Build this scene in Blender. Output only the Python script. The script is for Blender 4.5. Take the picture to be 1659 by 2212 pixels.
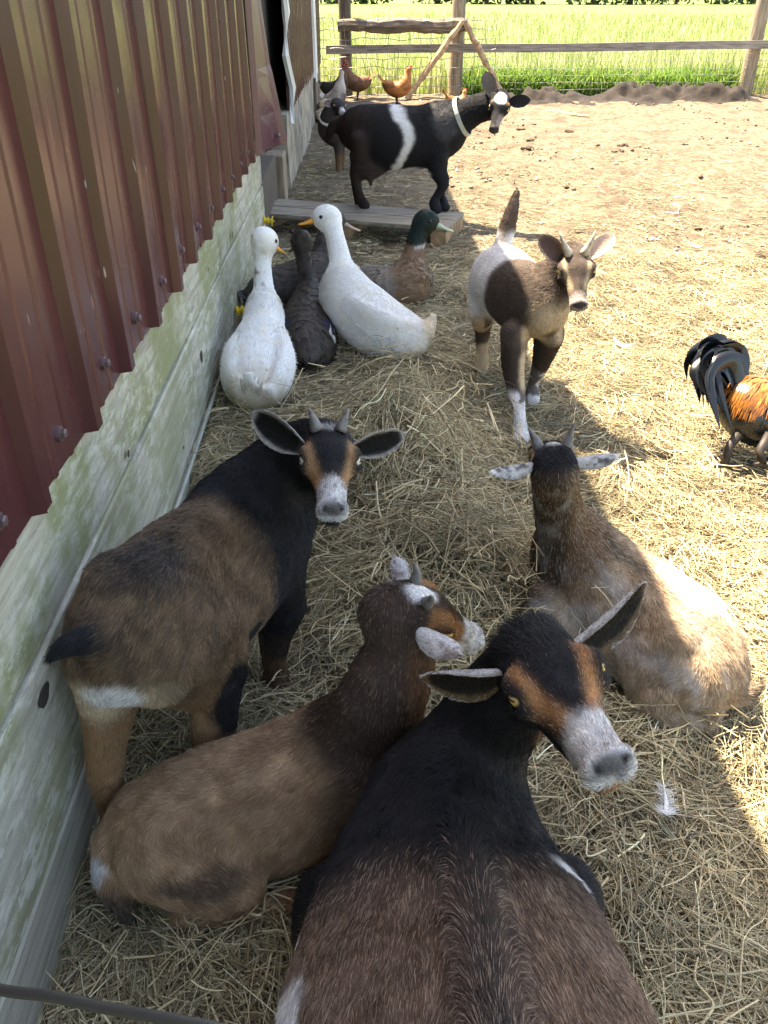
import bpy, bmesh, math, random, time
import numpy as np
from mathutils import Vector, Matrix, Euler

# ------------------------------------------------------------------ camera, sky, sun, exposure
scene = bpy.context.scene
for o in list(bpy.data.objects):
    bpy.data.objects.remove(o)
COL = scene.collection
EYE = 1.3
PITCH = math.radians(32.0)
YAW = math.radians(1.81)
cam_d = bpy.data.cameras.new('camera')
cam_d.sensor_fit = 'VERTICAL'
cam_d.sensor_height = 24.0
cam_d.lens = 24.0 * 1787.0 / 2212.0
cam_d.clip_start = 0.05
cam_d.clip_end = 900.0
cam = bpy.data.objects.new('camera', cam_d)
COL.objects.link(cam)
cam.location = (0, 0, EYE)
cam.rotation_euler = (math.pi / 2 - PITCH, 0, -YAW)
scene.camera = cam

SUN_DIR = Vector((0.37, -0.30, -1.0)).normalized()      # the way the light travels
world = bpy.data.worlds.new('World')
scene.world = world
world.use_nodes = True
wn = world.node_tree.nodes
wl = world.node_tree.links
wn.clear()
w_out = wn.new('ShaderNodeOutputWorld')
w_bg = wn.new('ShaderNodeBackground')
w_sky = wn.new('ShaderNodeTexSky')
w_sky.sky_type = 'NISHITA'
w_sky.sun_disc = False
to_sun = -SUN_DIR
w_sky.sun_elevation = math.asin(to_sun.z)
w_sky.sun_rotation = math.atan2(to_sun.x, to_sun.y)
w_sky.air_density = 1.0
w_sky.dust_density = 2.0
w_sky.ozone_density = 1.0
w_bg.inputs['Strength'].default_value = 0.138
wl.new(w_sky.outputs[0], w_bg.inputs[0])
wl.new(w_bg.outputs[0], w_out.inputs[0])
sun_d = bpy.data.lights.new('sun', 'SUN')
sun_d.energy = 5.0
sun_d.angle = math.radians(0.53)
sun_d.color = (1.0, 0.94, 0.84)
sun = bpy.data.objects.new('sun', sun_d)
COL.objects.link(sun)
sun.location = (-4, 6, 12)
sun.rotation_euler = SUN_DIR.to_track_quat('-Z', 'Y').to_euler()
scene.view_settings.view_transform = 'Standard'
scene.view_settings.look = 'None'
scene.view_settings.exposure = 2.42
scene.view_settings.gamma = 1.0
scene.view_settings.use_white_balance = True
scene.view_settings.white_balance_temperature = 7900
scene.cycles.use_denoising = True
scene.cycles.max_bounces = 5
scene.cycles.adaptive_threshold = 0.02
scene.cycles.transparent_max_bounces = 8
FUR = 1.0
CLAY = None
ONLY = None
rng = np.random.default_rng(11)
random.seed(5)

# ------------------------------------------------------------------ small helpers
def A(*v):
    return np.array(v, dtype=np.float64)

def unit(v):
    v = np.asarray(v, float)
    return v / (np.linalg.norm(v) + 1e-12)

def tag(o, label=None, cat=None, group=None, kind=None):
    if label: o['label'] = label
    if cat: o['category'] = cat
    if group: o['group'] = group
    if kind: o['kind'] = kind
    return o

def empty(name, loc=(0, 0, 0)):
    o = bpy.data.objects.new(name, None)
    o.empty_display_size = 0.1
    COL.objects.link(o)
    o.location = loc
    return o

def put(o, parent=None):
    """link an object built in world coordinates, parented without moving it"""
    COL.objects.link(o)
    if parent is not None:
        o.parent = parent
        o.matrix_parent_inverse = Matrix.Translation(parent.location).inverted() if parent.parent is None else parent_world(parent).inverted()
    return o

def parent_world(o):
    m = o.matrix_basis.copy()
    if o.parent is not None:
        m = parent_world(o.parent) @ o.matrix_parent_inverse @ m
    return m

def mesh_obj(name, verts, faces, mat=None, parent=None, smooth=False, colors=None):
    me = bpy.data.meshes.new(name)
    verts = np.asarray(verts, dtype=np.float32)
    if isinstance(faces, np.ndarray):
        nf, k = faces.shape
        me.vertices.add(len(verts))
        me.vertices.foreach_set('co', verts.ravel())
        me.loops.add(nf * k)
        me.loops.foreach_set('vertex_index', faces.astype(np.int32).ravel())
        me.polygons.add(nf)
        me.polygons.foreach_set('loop_start', np.arange(0, nf * k, k, dtype=np.int32))
        me.update(calc_edges=True)
    else:
        me.from_pydata([tuple(v) for v in verts.tolist()], [], faces)
    if smooth:
        me.polygons.foreach_set('use_smooth', np.ones(len(me.polygons), dtype=bool))
    if colors is not None:
        a = me.attributes.new('coat', 'FLOAT_COLOR', 'POINT')
        c4 = np.ones((len(verts), 4), dtype=np.float32)
        c4[:, :3] = colors
        a.data.foreach_set('color', c4.ravel())
    if mat is not None:
        me.materials.append(mat)
    o = bpy.data.objects.new(name, me)
    return put(o, parent)

class MB:
    """collects simple shapes into one mesh"""
    def __init__(self):
        self.v, self.f = [], []
    def add(self, vs, fs):
        n = len(self.v)
        self.v += [tuple(map(float, q)) for q in vs]
        self.f += [tuple(i + n for i in q) for q in fs]
        return self
    def box(self, c, s, rot=None):
        c = np.asarray(c, float)
        h = np.asarray(s, float) / 2
        vs = []
        for x in (-1, 1):
            for y in (-1, 1):
                for z in (-1, 1):
                    q = np.array([x, y, z]) * h
                    if rot is not None:
                        q = np.asarray(rot) @ q
                    vs.append(c + q)
        fs = [(0, 1, 3, 2), (4, 6, 7, 5), (0, 4, 5, 1), (2, 3, 7, 6), (0, 2, 6, 4), (1, 5, 7, 3)]
        return self.add(vs, fs)
    def tube(self, pts, rad, n=8, cap=True, squash=1.0, up=None):
        pts = [np.asarray(q, float) for q in pts]
        if np.isscalar(rad):
            rad = [rad] * len(pts)
        vs, fs = [], []
        ref = A(0, 0, 1) if up is None else np.asarray(up, float)
        for i, q in enumerate(pts):
            d = unit(pts[min(i + 1, len(pts) - 1)] - pts[max(i - 1, 0)])
            s = np.cross(d, ref)
            if np.linalg.norm(s) < 1e-3:
                s = np.cross(d, A(1, 0, 0))
            s = unit(s)
            u = unit(np.cross(s, d))
            for j in range(n):
                a = 2 * math.pi * j / n
                vs.append(q + rad[i] * (math.cos(a) * s + math.sin(a) * u * squash))
        for i in range(len(pts) - 1):
            for j in range(n):
                k = (j + 1) % n
                fs.append((i * n + j, i * n + k, (i + 1) * n + k, (i + 1) * n + j))
        if cap:
            fs.append(tuple(range(n - 1, -1, -1)))
            fs.append(tuple((len(pts) - 1) * n + j for j in range(n)))
        return self.add(vs, fs)
    def ball(self, c, r, n=10, m=7, M=None):
        c = np.asarray(c, float)
        r = np.ones(3) * np.asarray(r, float)
        vs, fs = [], []
        for i in range(m + 1):
            t = math.pi * i / m
            for j in range(n):
                a = 2 * math.pi * j / n
                q = np.array([math.sin(t) * math.cos(a), math.sin(t) * math.sin(a), math.cos(t)]) * r
                if M is not None:
                    q = np.asarray(M).T @ q
                vs.append(c + q)
        for i in range(m):
            for j in range(n):
                k = (j + 1) % n
                fs.append((i * n + j, (i + 1) * n + j, (i + 1) * n + k, i * n + k))
        return self.add(vs, fs)
    def build(self, name, mat, parent=None, smooth=False, bevel=0):
        o = mesh_obj(name, self.v, self.f, mat, parent, smooth)
        if bevel:
            m = o.modifiers.new('bevel', 'BEVEL')
            m.width = bevel
            m.segments = 2
            m.limit_method = 'ANGLE'
        return o

# lattice value noise, vectorised
_perm = np.random.default_rng(3).random((64, 64, 64)).astype(np.float32)
def vnoise(P, freq, seed=0):
    q = P * freq + seed * 17.31
    i = np.floor(q).astype(np.int64)
    f = q - i
    f = f * f * (3 - 2 * f)
    i0 = i & 63
    i1 = (i + 1) & 63
    r = 0
    for a in (0, 1):
        xa = (i1 if a else i0)[:, 0]
        wa = f[:, 0] if a else 1 - f[:, 0]
        for b in (0, 1):
            yb = (i1 if b else i0)[:, 1]
            wb = f[:, 1] if b else 1 - f[:, 1]
            for c in (0, 1):
                zc = (i1 if c else i0)[:, 2]
                wc = f[:, 2] if c else 1 - f[:, 2]
                r = r + wa * wb * wc * _perm[xa, yb, zc]
    return r
def fbm(P, freq, seed=0, oct=3):
    s, a, t = 0, 1.0, 0
    for k in range(oct):
        s = s + a * vnoise(P, freq * 2 ** k, seed + k)
        t += a
        a *= .5
    return s / t
def sstep(a, b, x):
    t = np.clip((x - a) / (b - a), 0, 1)
    return t * t * (3 - 2 * t)

def ground_z(x, y):
    """height of the yard floor: rises gently away from the viewer, hay heaped along the wall"""
    x = np.asarray(x, float)
    y = np.asarray(y, float)
    z = 0.12 * sstep(0.5, 3.0, y) * (1 - .45 * sstep(.15, .55, x) * (1 - sstep(3.2, 4.5, y))) - 0.06 * sstep(5.5, 9, y)
    z = z + 0.07 * np.exp(-((x + 0.42) / .16) ** 2) * sstep(1.6, 2.6, y) * (1 - sstep(3.6, 4.4, y))
    # heap of hay behind the ducks and in front of them
    z = z + 0.14 * np.exp(-((x - .12) / .24) ** 2 - ((y - 2.14) / .19) ** 2)
    z = z + 0.07 * np.exp(-((x - .20) / .19) ** 2 - ((y - 1.66) / .24) ** 2)
    z = z + 0.012 * np.sin(3.1 * x + 1.3) * np.sin(2.3 * y + .4) + 0.007 * np.sin(7.3 * x - 2 * y) + 0.004 * np.sin(13 * y + 5 * x) + .006 * np.sin(17 * x + 9 * y) * np.sin(21 * y - 8 * x)
    return z

# ------------------------------------------------------------------ materials
def new_mat(name):
    m = bpy.data.materials.new(name)
    m.use_nodes = True
    nt = m.node_tree
    b = nt.nodes['Principled BSDF']
    return m, nt, b

def N(nt, t, **kw):
    n = nt.nodes.new(t)
    for k, v in kw.items():
        if k in ('operation', 'blend_type', 'data_type', 'noise_dimensions', 'attribute_name', 'feature', 'wave_type', 'bands_direction', 'interpolation'):
            setattr(n, k, v)
        else:
            n.inputs[k].default_value = v
    return n

def ramp(nt, stops, src=None):
    r = nt.nodes.new('ShaderNodeValToRGB')
    e = r.color_ramp.elements
    while len(e) < len(stops):
        e.new(0.5)
    for q, (p, c) in zip(e, stops):
        q.position = p
        q.color = (*c, 1) if len(c) == 3 else c
    if src is not None:
        nt.links.new(src, r.inputs[0])
    return r

def plain(name, col, rough=.6, metal=0.0, noise=0.0, scale=20.0, bump=0.0, spec=None, stretch=None):
    m, nt, b = new_mat(name)
    b.inputs['Roughness'].default_value = rough
    b.inputs['Metallic'].default_value = metal
    if spec is not None:
        b.inputs['Specular IOR Level'].default_value = spec
    b.inputs['Base Color'].default_value = (*col, 1)
    if noise or bump:
        tc = nt.nodes.new('ShaderNodeTexCoord')
        mp = nt.nodes.new('ShaderNodeMapping')
        if stretch:
            mp.inputs['Scale'].default_value = stretch
        nt.links.new(tc.outputs['Object'], mp.inputs[0])
        n = N(nt, 'ShaderNodeTexNoise', Scale=scale, Detail=5.0)
        nt.links.new(mp.outputs[0], n.inputs['Vector'])
        if noise:
            lo = [c * (1 - noise) for c in col]
            hi = [min(1, c * (1 + noise)) for c in col]
            r = ramp(nt, [(.3, lo), (.7, hi)], n.outputs[0])
            nt.links.new(r.outputs[0], b.inputs['Base Color'])
        if bump:
            bp = N(nt, 'ShaderNodeBump', Strength=bump, Distance=.01)
            nt.links.new(n.outputs[0], bp.inputs['Height'])
            nt.links.new(bp.outputs[0], b.inputs['Normal'])
    return m

def coat_mat(name, rough=.75, spec=.25, sheen=.15, bump=0.0, attr='coat'):
    m, nt, b = new_mat(name)
    at = N(nt, 'ShaderNodeAttribute', attribute_name=attr)
    nt.links.new(at.outputs['Color'], b.inputs['Base Color'])
    b.inputs['Roughness'].default_value = rough
    b.inputs['Specular IOR Level'].default_value = spec
    if bump:
        tc = nt.nodes.new('ShaderNodeTexCoord')
        n = N(nt, 'ShaderNodeTexNoise', Scale=bump, Detail=3.0)
        nt.links.new(tc.outputs['Object'], n.inputs['Vector'])
        bp = N(nt, 'ShaderNodeBump', Strength=.5, Distance=.006)
        nt.links.new(n.outputs[0], bp.inputs['Height'])
        nt.links.new(bp.outputs[0], b.inputs['Normal'])
    return m

# ------------------------------------------------------------------ implicit-surface modeller (smooth union of tapered tubes -> one skin)
def catmull(P, n):
    P = np.asarray(P, float)
    Q = np.vstack([2 * P[0] - P[1], P, 2 * P[-1] - P[-2]])
    out = []
    for i in range(1, len(Q) - 2):
        for t in np.linspace(0, 1, n, endpoint=False):
            a, b, c, d = Q[i - 1], Q[i], Q[i + 1], Q[i + 2]
            out.append(.5 * ((2 * b) + (-a + c) * t + (2 * a - 5 * b + 4 * c - d) * t * t + (-a + 3 * b - 3 * c + d) * t ** 3))
    out.append(P[-1])
    return np.array(out)

class Tube:
    """pts rows: x y z r_side r_up"""
    def __init__(self, pts, k=.03, up=(0, 0, 1), flow=1, hair=.02, name='', sub=3, sag=.0):
        pts = [list(map(float, q)) for q in pts]
        pts = np.array([q if len(q) == 5 else q + [q[3]] for q in pts])
        self.c = catmull(pts, sub) if len(pts) > 1 else pts
        self.c[:, 3:] = np.maximum(self.c[:, 3:], .001)
        self.k, self.flow, self.hair, self.name, self.sag = k, flow, hair, name, sag
        self.up = unit(up)
    def box(self):
        r = self.c[:, 3:].max(1)[:, None]
        return (self.c[:, :3] - r).min(0), (self.c[:, :3] + r).max(0)
    def grid(self, ax, i0, i1, lo, vs, mg):
        out = np.full(i1 - i0, .5, dtype=np.float32)
        c = self.c
        for i in range(len(c) - 1):
            r = c[i:i + 2, 3:].max() + mg
            j0 = np.maximum(((np.minimum(c[i, :3], c[i + 1, :3]) - r - lo) / vs).astype(int), i0)
            j1 = np.minimum(((np.maximum(c[i, :3], c[i + 1, :3]) + r - lo) / vs).astype(int) + 2, i1)
            if (j1 <= j0).any(): continue
            X, Y, Z = [ax[k][j0[k]:j1[k]].astype(np.float32) for k in range(3)]
            a = c[i, :3]
            d = c[i + 1, :3] - a
            ln = np.linalg.norm(d)
            if ln < 1e-6: continue
            u = d / ln
            s = np.cross(u, self.up)
            if np.linalg.norm(s) < .15:
                s = np.cross(u, A(0, 1, 0.01))
            s = unit(s)
            w = np.cross(s, u)
            X, Y, Z = X - np.float32(a[0]), Y - np.float32(a[1]), Z - np.float32(a[2])
            lin = lambda q: ((X * np.float32(q[0]))[:, None, None] + (Y * np.float32(q[1]))[None, :, None]) + (Z * np.float32(q[2]))[None, None, :]
            t = lin(u)
            tc = np.clip(t, 0, np.float32(ln))
            h = tc / np.float32(ln)
            rs = np.float32(c[i, 3]) + np.float32(c[i + 1, 3] - c[i, 3]) * h
            ru = np.float32(c[i, 4]) + np.float32(c[i + 1, 4] - c[i, 4]) * h
            m = np.minimum(rs, ru)
            dd = (np.sqrt((lin(s) / rs) ** 2 + (lin(w) / ru) ** 2 + ((t - tc) / m) ** 2) - 1) * m
            k = tuple(slice(p - q, r2 - q) for p, r2, q in zip(j0, j1, i0))
            out[k] = np.minimum(out[k], dd)
        return out
    def eval(self, P, full=False):
        c = self.c
        best = np.full(len(P), 9.0, dtype=np.float32)
        ax = np.zeros((len(P), 3), dtype=np.float32) if full else None
        tt = np.zeros(len(P), dtype=np.float32) if full else None
        L = len(c) - 1
        for i in range(L):
            a, b = c[i, :3], c[i + 1, :3]
            d = b - a
            ln = np.linalg.norm(d)
            if ln < 1e-6: continue
            u = d / ln
            s = np.cross(u, self.up)
            if np.linalg.norm(s) < .15:
                s = np.cross(u, A(0, 1, 0.01))
            s = unit(s)
            w = np.cross(s, u)
            q = P - a
            t = q @ u
            tc = np.clip(t, 0, ln)
            e = t - tc
            h = tc / ln
            rs = c[i, 3] + (c[i + 1, 3] - c[i, 3]) * h
            ru = c[i, 4] + (c[i + 1, 4] - c[i, 4]) * h
            x = (q @ s) / rs
            y = (q @ w) / ru
            m = np.minimum(rs, ru)
            z = e / m
            dd = (np.sqrt(x * x + y * y + z * z) - 1) * m
            if full:
                g = dd < best
                ax[g] = u
                tt[g] = (i + h[g]) / L
            best = np.minimum(best, dd)
        return (best, ax, tt) if full else best

class Ell:
    def __init__(self, c, r, M=None, k=.02, hair=.02, flow=(0, 0, 0), name='', sub=False):
        self.c = np.asarray(c, float)
        self.r = np.ones(3) * np.asarray(r, float)
        self.M = np.eye(3) if M is None else np.asarray(M, float)     # rows = local axes
        self.k, self.hair, self.flowv, self.name, self.neg = k, hair, np.asarray(flow, float), name, sub
        self.flow, self.sag = 1, 0
    def box(self):
        e = np.abs(self.M.T * self.r[None, :]).sum(1)
        return self.c - e, self.c + e
    def grid(self, ax, i0, i1, lo, vs, mg):
        g = np.stack(np.meshgrid(*[ax[k][i0[k]:i1[k]] for k in range(3)], indexing='ij'), -1).reshape(-1, 3)
        return self.eval(g).reshape(i1 - i0).astype(np.float32)
    def eval(self, P, full=False):
        q = (P - self.c) @ self.M.T
        k0 = np.linalg.norm(q / self.r, axis=1)
        k1 = np.linalg.norm(q / self.r ** 2, axis=1) + 1e-9
        d = k0 * (k0 - 1) / k1
        d = np.where(k0 < .2, -self.r.min() * .9, d)
        if full:
            return d, np.repeat(self.flowv[None, :], len(P), 0), np.zeros(len(P))
        return d

def smin(a, b, k):
    h = np.clip(.5 + .5 * (b - a) / k, 0, 1)
    return b + (a - b) * h - k * h * (1 - h)

_C8 = np.array([[i, j, k] for i in (0, 1) for j in (0, 1) for k in (0, 1)])
_E12 = [(a, b) for a in range(8) for b in range(a + 1, 8) if np.abs(_C8[a] - _C8[b]).sum() == 1]

def skin(prims, vs, smooth=2, iters=1):
    lo = np.min([p.box()[0] for p in prims if not getattr(p, 'neg', False)], 0) - .03
    hi = np.max([p.box()[1] for p in prims if not getattr(p, 'neg', False)], 0) + .03
    n = np.ceil((hi - lo) / vs).astype(int) + 1
    F = np.full(n, .5, dtype=np.float32)
    ax = [lo[i] + vs * np.arange(n[i]) for i in range(3)]
    for p in prims:
        b0, b1 = p.box()
        mg = max(.015, p.k * 1.3) + 2 * vs
        i0 = np.clip(((b0 - mg - lo) / vs).astype(int), 0, n - 1)
        i1 = np.clip(((b1 + mg - lo) / vs).astype(int) + 2, 1, n)
        sl = tuple(slice(a, b) for a, b in zip(i0, i1))
        d = p.grid(ax, i0, i1, lo, vs, mg)
        if getattr(p, 'neg', False):
            F[sl] = -smin(-F[sl], d, p.k)
        else:
            F[sl] = smin(F[sl], d, p.k)
    S = F < 0
    nx, ny, nz = n - 1
    cnt = np.zeros((nx, ny, nz), dtype=np.uint8)
    for c in _C8:
        cnt += S[c[0]:c[0] + nx, c[1]:c[1] + ny, c[2]:c[2] + nz]
    act = (cnt > 0) & (cnt < 8)
    idx = np.argwhere(act)
    vid = np.full((nx, ny, nz), -1, dtype=np.int64)
    vid[act] = np.arange(len(idx))
    val = np.stack([F[idx[:, 0] + c[0], idx[:, 1] + c[1], idx[:, 2] + c[2]] for c in _C8], 1)
    acc = np.zeros((len(idx), 3))
    num = np.zeros(len(idx))
    for a, b in _E12:
        va, vb = val[:, a], val[:, b]
        x = (va < 0) != (vb < 0)
        t = np.where(x, va / np.where(x, va - vb, 1), 0)
        acc += np.where(x[:, None], _C8[a] + t[:, None] * (_C8[b] - _C8[a]), 0)
        num += x
    V = lo + vs * (idx + acc / num[:, None])
    quads = []
    for d in range(3):
        u, v = (d + 1) % 3, (d + 2) % 3
        s0 = [slice(None)] * 3
        s1 = [slice(None)] * 3
        s0[d] = slice(0, -1)
        s1[d] = slice(1, None)
        a, b = S[tuple(s0)], S[tuple(s1)]
        e = np.argwhere(a != b)
        ok = (e[:, u] > 0) & (e[:, v] > 0) & (e[:, u] < n[u] - 1) & (e[:, v] < n[v] - 1)
        e = e[ok]
        if len(e) == 0: continue
        flip = a[e[:, 0], e[:, 1], e[:, 2]]
        def cell(du, dv):
            q = e.copy()
            q[:, u] += du
            q[:, v] += dv
            return vid[q[:, 0], q[:, 1], q[:, 2]]
        q = np.stack([cell(-1, -1), cell(0, -1), cell(0, 0), cell(-1, 0)], 1)
        q[~flip] = q[~flip][:, ::-1]
        quads.append(q)
    Q = np.vstack(quads)
    for _ in range(smooth):
        acc = np.zeros_like(V)
        cn = np.zeros(len(V))
        for i in range(4):
            a, b = Q[:, i], Q[:, (i + 1) % 4]
            for k in range(3):
                acc[:, k] += np.bincount(a, V[b, k], len(V)) + np.bincount(b, V[a, k], len(V))
            cn += np.bincount(a, minlength=len(V)) + np.bincount(b, minlength=len(V))
        V = V * .4 + .6 * acc / np.maximum(cn, 1)[:, None]
    return V, Q

def vnormals(V, Q):
    a = np.cross(V[Q[:, 2]] - V[Q[:, 0]], V[Q[:, 3]] - V[Q[:, 1]])
    n = np.zeros_like(V)
    for i in range(4):
        for k in range(3):
            n[:, k] += np.bincount(Q[:, i], a[:, k], len(V))
    return n / (np.linalg.norm(n, axis=1)[:, None] + 1e-12), np.linalg.norm(a, axis=1) / 2

def fields(prims, V, sig=.012):
    """hair flow direction and hair length blended from the nearest shapes"""
    W = np.zeros(len(V))
    fl = np.zeros((len(V), 3))
    hl = np.zeros(len(V))
    nm = {}
    for p in prims:
        if getattr(p, 'neg', False): continue
        d, ax, t = p.eval(V, True)
        w = np.exp(-np.clip(d, -.02, .2) / sig)
        W += w
        f = ax * p.flow
        f = f + np.array([0, 0, -1.0]) * p.sag
        fl += f * w[:, None]
        hl += p.hair * w
        nm[p.name] = nm.get(p.name, 0) + w
    for k in nm:
        nm[k] = nm[k] / W
    return fl / W[:, None], hl / W, nm

def strands(name, P0, P1, P2, P3, r, color, mat, parent=None, tip=.15):
    """hair curves of four points each with a colour of their own"""
    n = len(P0)
    cu = bpy.data.hair_curves.new(name)
    cu.add_curves([4] * n)
    pos = np.stack([P0, P1, P2, P3], 1).astype(np.float32).reshape(-1, 3)
    cu.attributes['position'].data.foreach_set('vector', pos.ravel()) if 'position' in cu.attributes else None
    ra = cu.attributes.get('radius') or cu.attributes.new('radius', 'FLOAT', 'POINT')
    rr = np.asarray(r)[:, None] * np.array([1, .95, .75, tip])[None, :] if np.ndim(r) else np.repeat((r * np.array([1, .95, .75, tip]))[None, :], n, 0)
    ra.data.foreach_set('value', rr.astype(np.float32).ravel())
    ca = cu.attributes.new('coat', 'FLOAT_COLOR', 'CURVE')
    c4 = np.ones((n, 4), dtype=np.float32)
    c4[:, :3] = color
    ca.data.foreach_set('color', c4.ravel())
    cu.materials.append(mat)
    o = bpy.data.objects.new(name, cu)
    return put(o, parent)
# ------------------------------------------------------------------ turning a measured bearing and distance into a place in the yard
_ps, _ys = PITCH, YAW
AX_R = A(math.cos(_ys), -math.sin(_ys), 0)
_fh = A(math.sin(_ys), math.cos(_ys), 0)
AX_F = _fh * math.cos(_ps) - A(0, 0, 1) * math.sin(_ps)
AX_U = _fh * math.sin(_ps) + A(0, 0, 1) * math.cos(_ps)
def at(px, py, depth):
    return A(0, 0, EYE) + depth * (AX_F + AX_R * (px - 829.5) / 1787 - AX_U * (py - 1106) / 1787)
def on(px, py, z):
    d = at(px, py, 1) - A(0, 0, EYE)
    return A(0, 0, EYE) + d * (z - EYE) / d[2]
def dirv(r, u, t):
    """a direction given as right / up / towards the viewer"""
    return unit(AX_R * r + AX_U * u - AX_F * t)

M_COAT = coat_mat('goat_coat', .8, .2, bump=260)
M_HAIR = coat_mat('goat_hair', .55, .3)
M_EYE = plain('amber_eye', (.55, .36, .12), .12)
M_EYE_PALE = plain('pale_eye', (.55, .52, .45), .12)
M_LID = plain('dark_eyelid', (.018, .016, .016), .5)
M_PUPIL = plain('black_pupil', (.006, .006, .007), .15)
M_HORN = plain('grey_horn', (.13, .12, .11), .5, noise=.35, scale=60, bump=.4)
M_HORN_PALE = plain('pale_horn', (.42, .36, .28), .5, noise=.35, scale=60, bump=.4)

class Head:
    """frame of a goat's head: origin at the poll, y to the nose, z out of the forehead"""
    def __init__(self, poll, nose, right, L=None, fwd=None):
        self.o = np.asarray(poll, float)
        if fwd is not None:
            self.L = L
            self.y = unit(fwd)
            x = np.asarray(right, float)
            self.x = unit(x - self.y * (x @ self.y))
            self.z = np.cross(self.x, self.y)
            self.M = np.array([self.x, self.y, self.z])
            return
        d = np.asarray(nose, float) - self.o
        self.L = np.linalg.norm(d) if L is None else L
        # local nose sits at (0, 1, -.25)
        y0 = unit(d)
        x = np.asarray(right, float)
        x = unit(x - y0 * (x @ y0))
        z0 = np.cross(x, y0)
        a = math.atan2(.25, 1.0)
        self.y = unit(y0 * math.cos(a) + z0 * math.sin(a))
        self.z = np.cross(x, self.y)
        self.x = x
        self.M = np.array([self.x, self.y, self.z])
        self.L /= math.hypot(1, .25)
    def w(self, *v):
        return self.o + (self.M.T @ np.array(v, float)) * self.L
    def d(self, *v):
        return self.M.T @ np.array(v, float)
    def local(self, P):
        return ((P - self.o) @ self.M.T) / self.L
    def prims(self, hair=.008, wide=1.25, deep=1.0):
        L, s, z = self.L, wide, deep
        self.wide = wide
        def T(rows, **kw):
            return Tube([[*self.w(*q[:3]), q[3] * L * s, q[4] * L * z] for q in rows], up=self.z, flow=-1, hair=hair, name='head', **kw)
        def E(c, r, **kw):
            return Ell(self.w(c[0] * s, c[1], c[2]), np.array(r) * np.array([s, 1, z]) * L, self.M, hair=hair, flow=-self.y, name='head', **kw)
        out = [
            E((0, .14, -.21), (.175, .20, .20), k=.05 * L),
            E((0, .32, -.18), (.175, .22, .17), k=.07 * L),
            T([(0, .33, -.23, .165, .19), (0, .55, -.255, .115, .165), (0, .78, -.285, .088, .132), (0, .92, -.30, .088, .112)], k=.06 * L),
            T([(0, .12, -.42, .12, .14), (0, .40, -.44, .095, .105), (0, .80, -.415, .075, .055)], k=.07 * L),
        ]
        for sx in (-1, 1):
            out += [
                E((sx * .145, .35, -.105), (.060, .115, .06), k=.05 * L),            # brow
                E((sx * .150, .42, -.20), (.055, .09, .05), k=.05 * L),              # cheek bone under the eye
                E((sx * .10, .22, -.40), (.065, .12, .10), k=.05 * L),               # jaw muscle
                E((sx * .046, .94, -.345), (.054, .085, .062), k=.035 * L),          # lips
                E((sx * .058, .975, -.245), (.040, .055, .045), k=.03 * L),          # nostril wing
            ]
        out += [
            E((0, .975, -.225), (.06, .05, .055), k=.04 * L),
            E((0, .90, -.435), (.065, .075, .045), k=.02 * L),
        ]
        for sx in (-1, 1):
            out.append(E((sx * .176, .385, -.155), (.040, .058, .046), k=.02 * L, sub=True))          # eye socket
            out.append(E((sx * .052, 1.03, -.235), (.018, .035, .026), k=.012 * L, sub=True))
            out.append(E((sx * .06, 1.0, -.388), (.07, .11, .008), k=.012 * L, sub=True))              # mouth line
        return out
    def eyes(self, parent, mat, shut=()):
        w = self.wide
        for sx in (-1, 1):
            if sx in shut: continue
            c = self.w(sx * .156 * w, .385, -.155)
            r = .061 * self.L
            e = MB().ball(c, r, 18, 12).build('eye', mat, parent, True)
            out = unit(self.d(sx * .90, .36, .25))
            up = unit(self.z - out * (self.z @ out))
            al = np.cross(out, up)
            Mx = np.array([al, up, out])
            MB().ball(c + out * r * .80, (r * .46, r * .15, r * .26), 12, 6, Mx).build('pupil', M_PUPIL, e, True)
            # lids: a half shell above and a narrower one below
            m = MB()
            for hi, (t0, t1) in ((1, (.58, 1.5)), (-1, (.78, 1.4))):
                vs, fs = [], []
                na, nb_ = 12, 5
                for i in range(na + 1):
                    a = -1.25 + 2.5 * i / na
                    for j in range(nb_ + 1):
                        t = t0 + (t1 - t0) * j / nb_
                        tt = t * math.cos(a * .62)
                        d = out * math.cos(tt) * math.cos(a) + al * math.sin(a) + up * hi * math.sin(tt) * math.cos(a)
                        vs.append(c + unit(d) * r * (1.13 - .05 * (j == nb_)))
                for i in range(na):
                    for j in range(nb_):
                        q = i * (nb_ + 1) + j
                        f = (q, q + 1, q + nb_ + 2, q + nb_ + 1)
                        fs.append(f if hi < 0 else f[::-1])
                m.add(vs, fs)
            m.build('eyelid', M_LID, parent, True)
    def face_base(self, P, slim=1.0):
        q = self.local(P)
        return q

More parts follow.
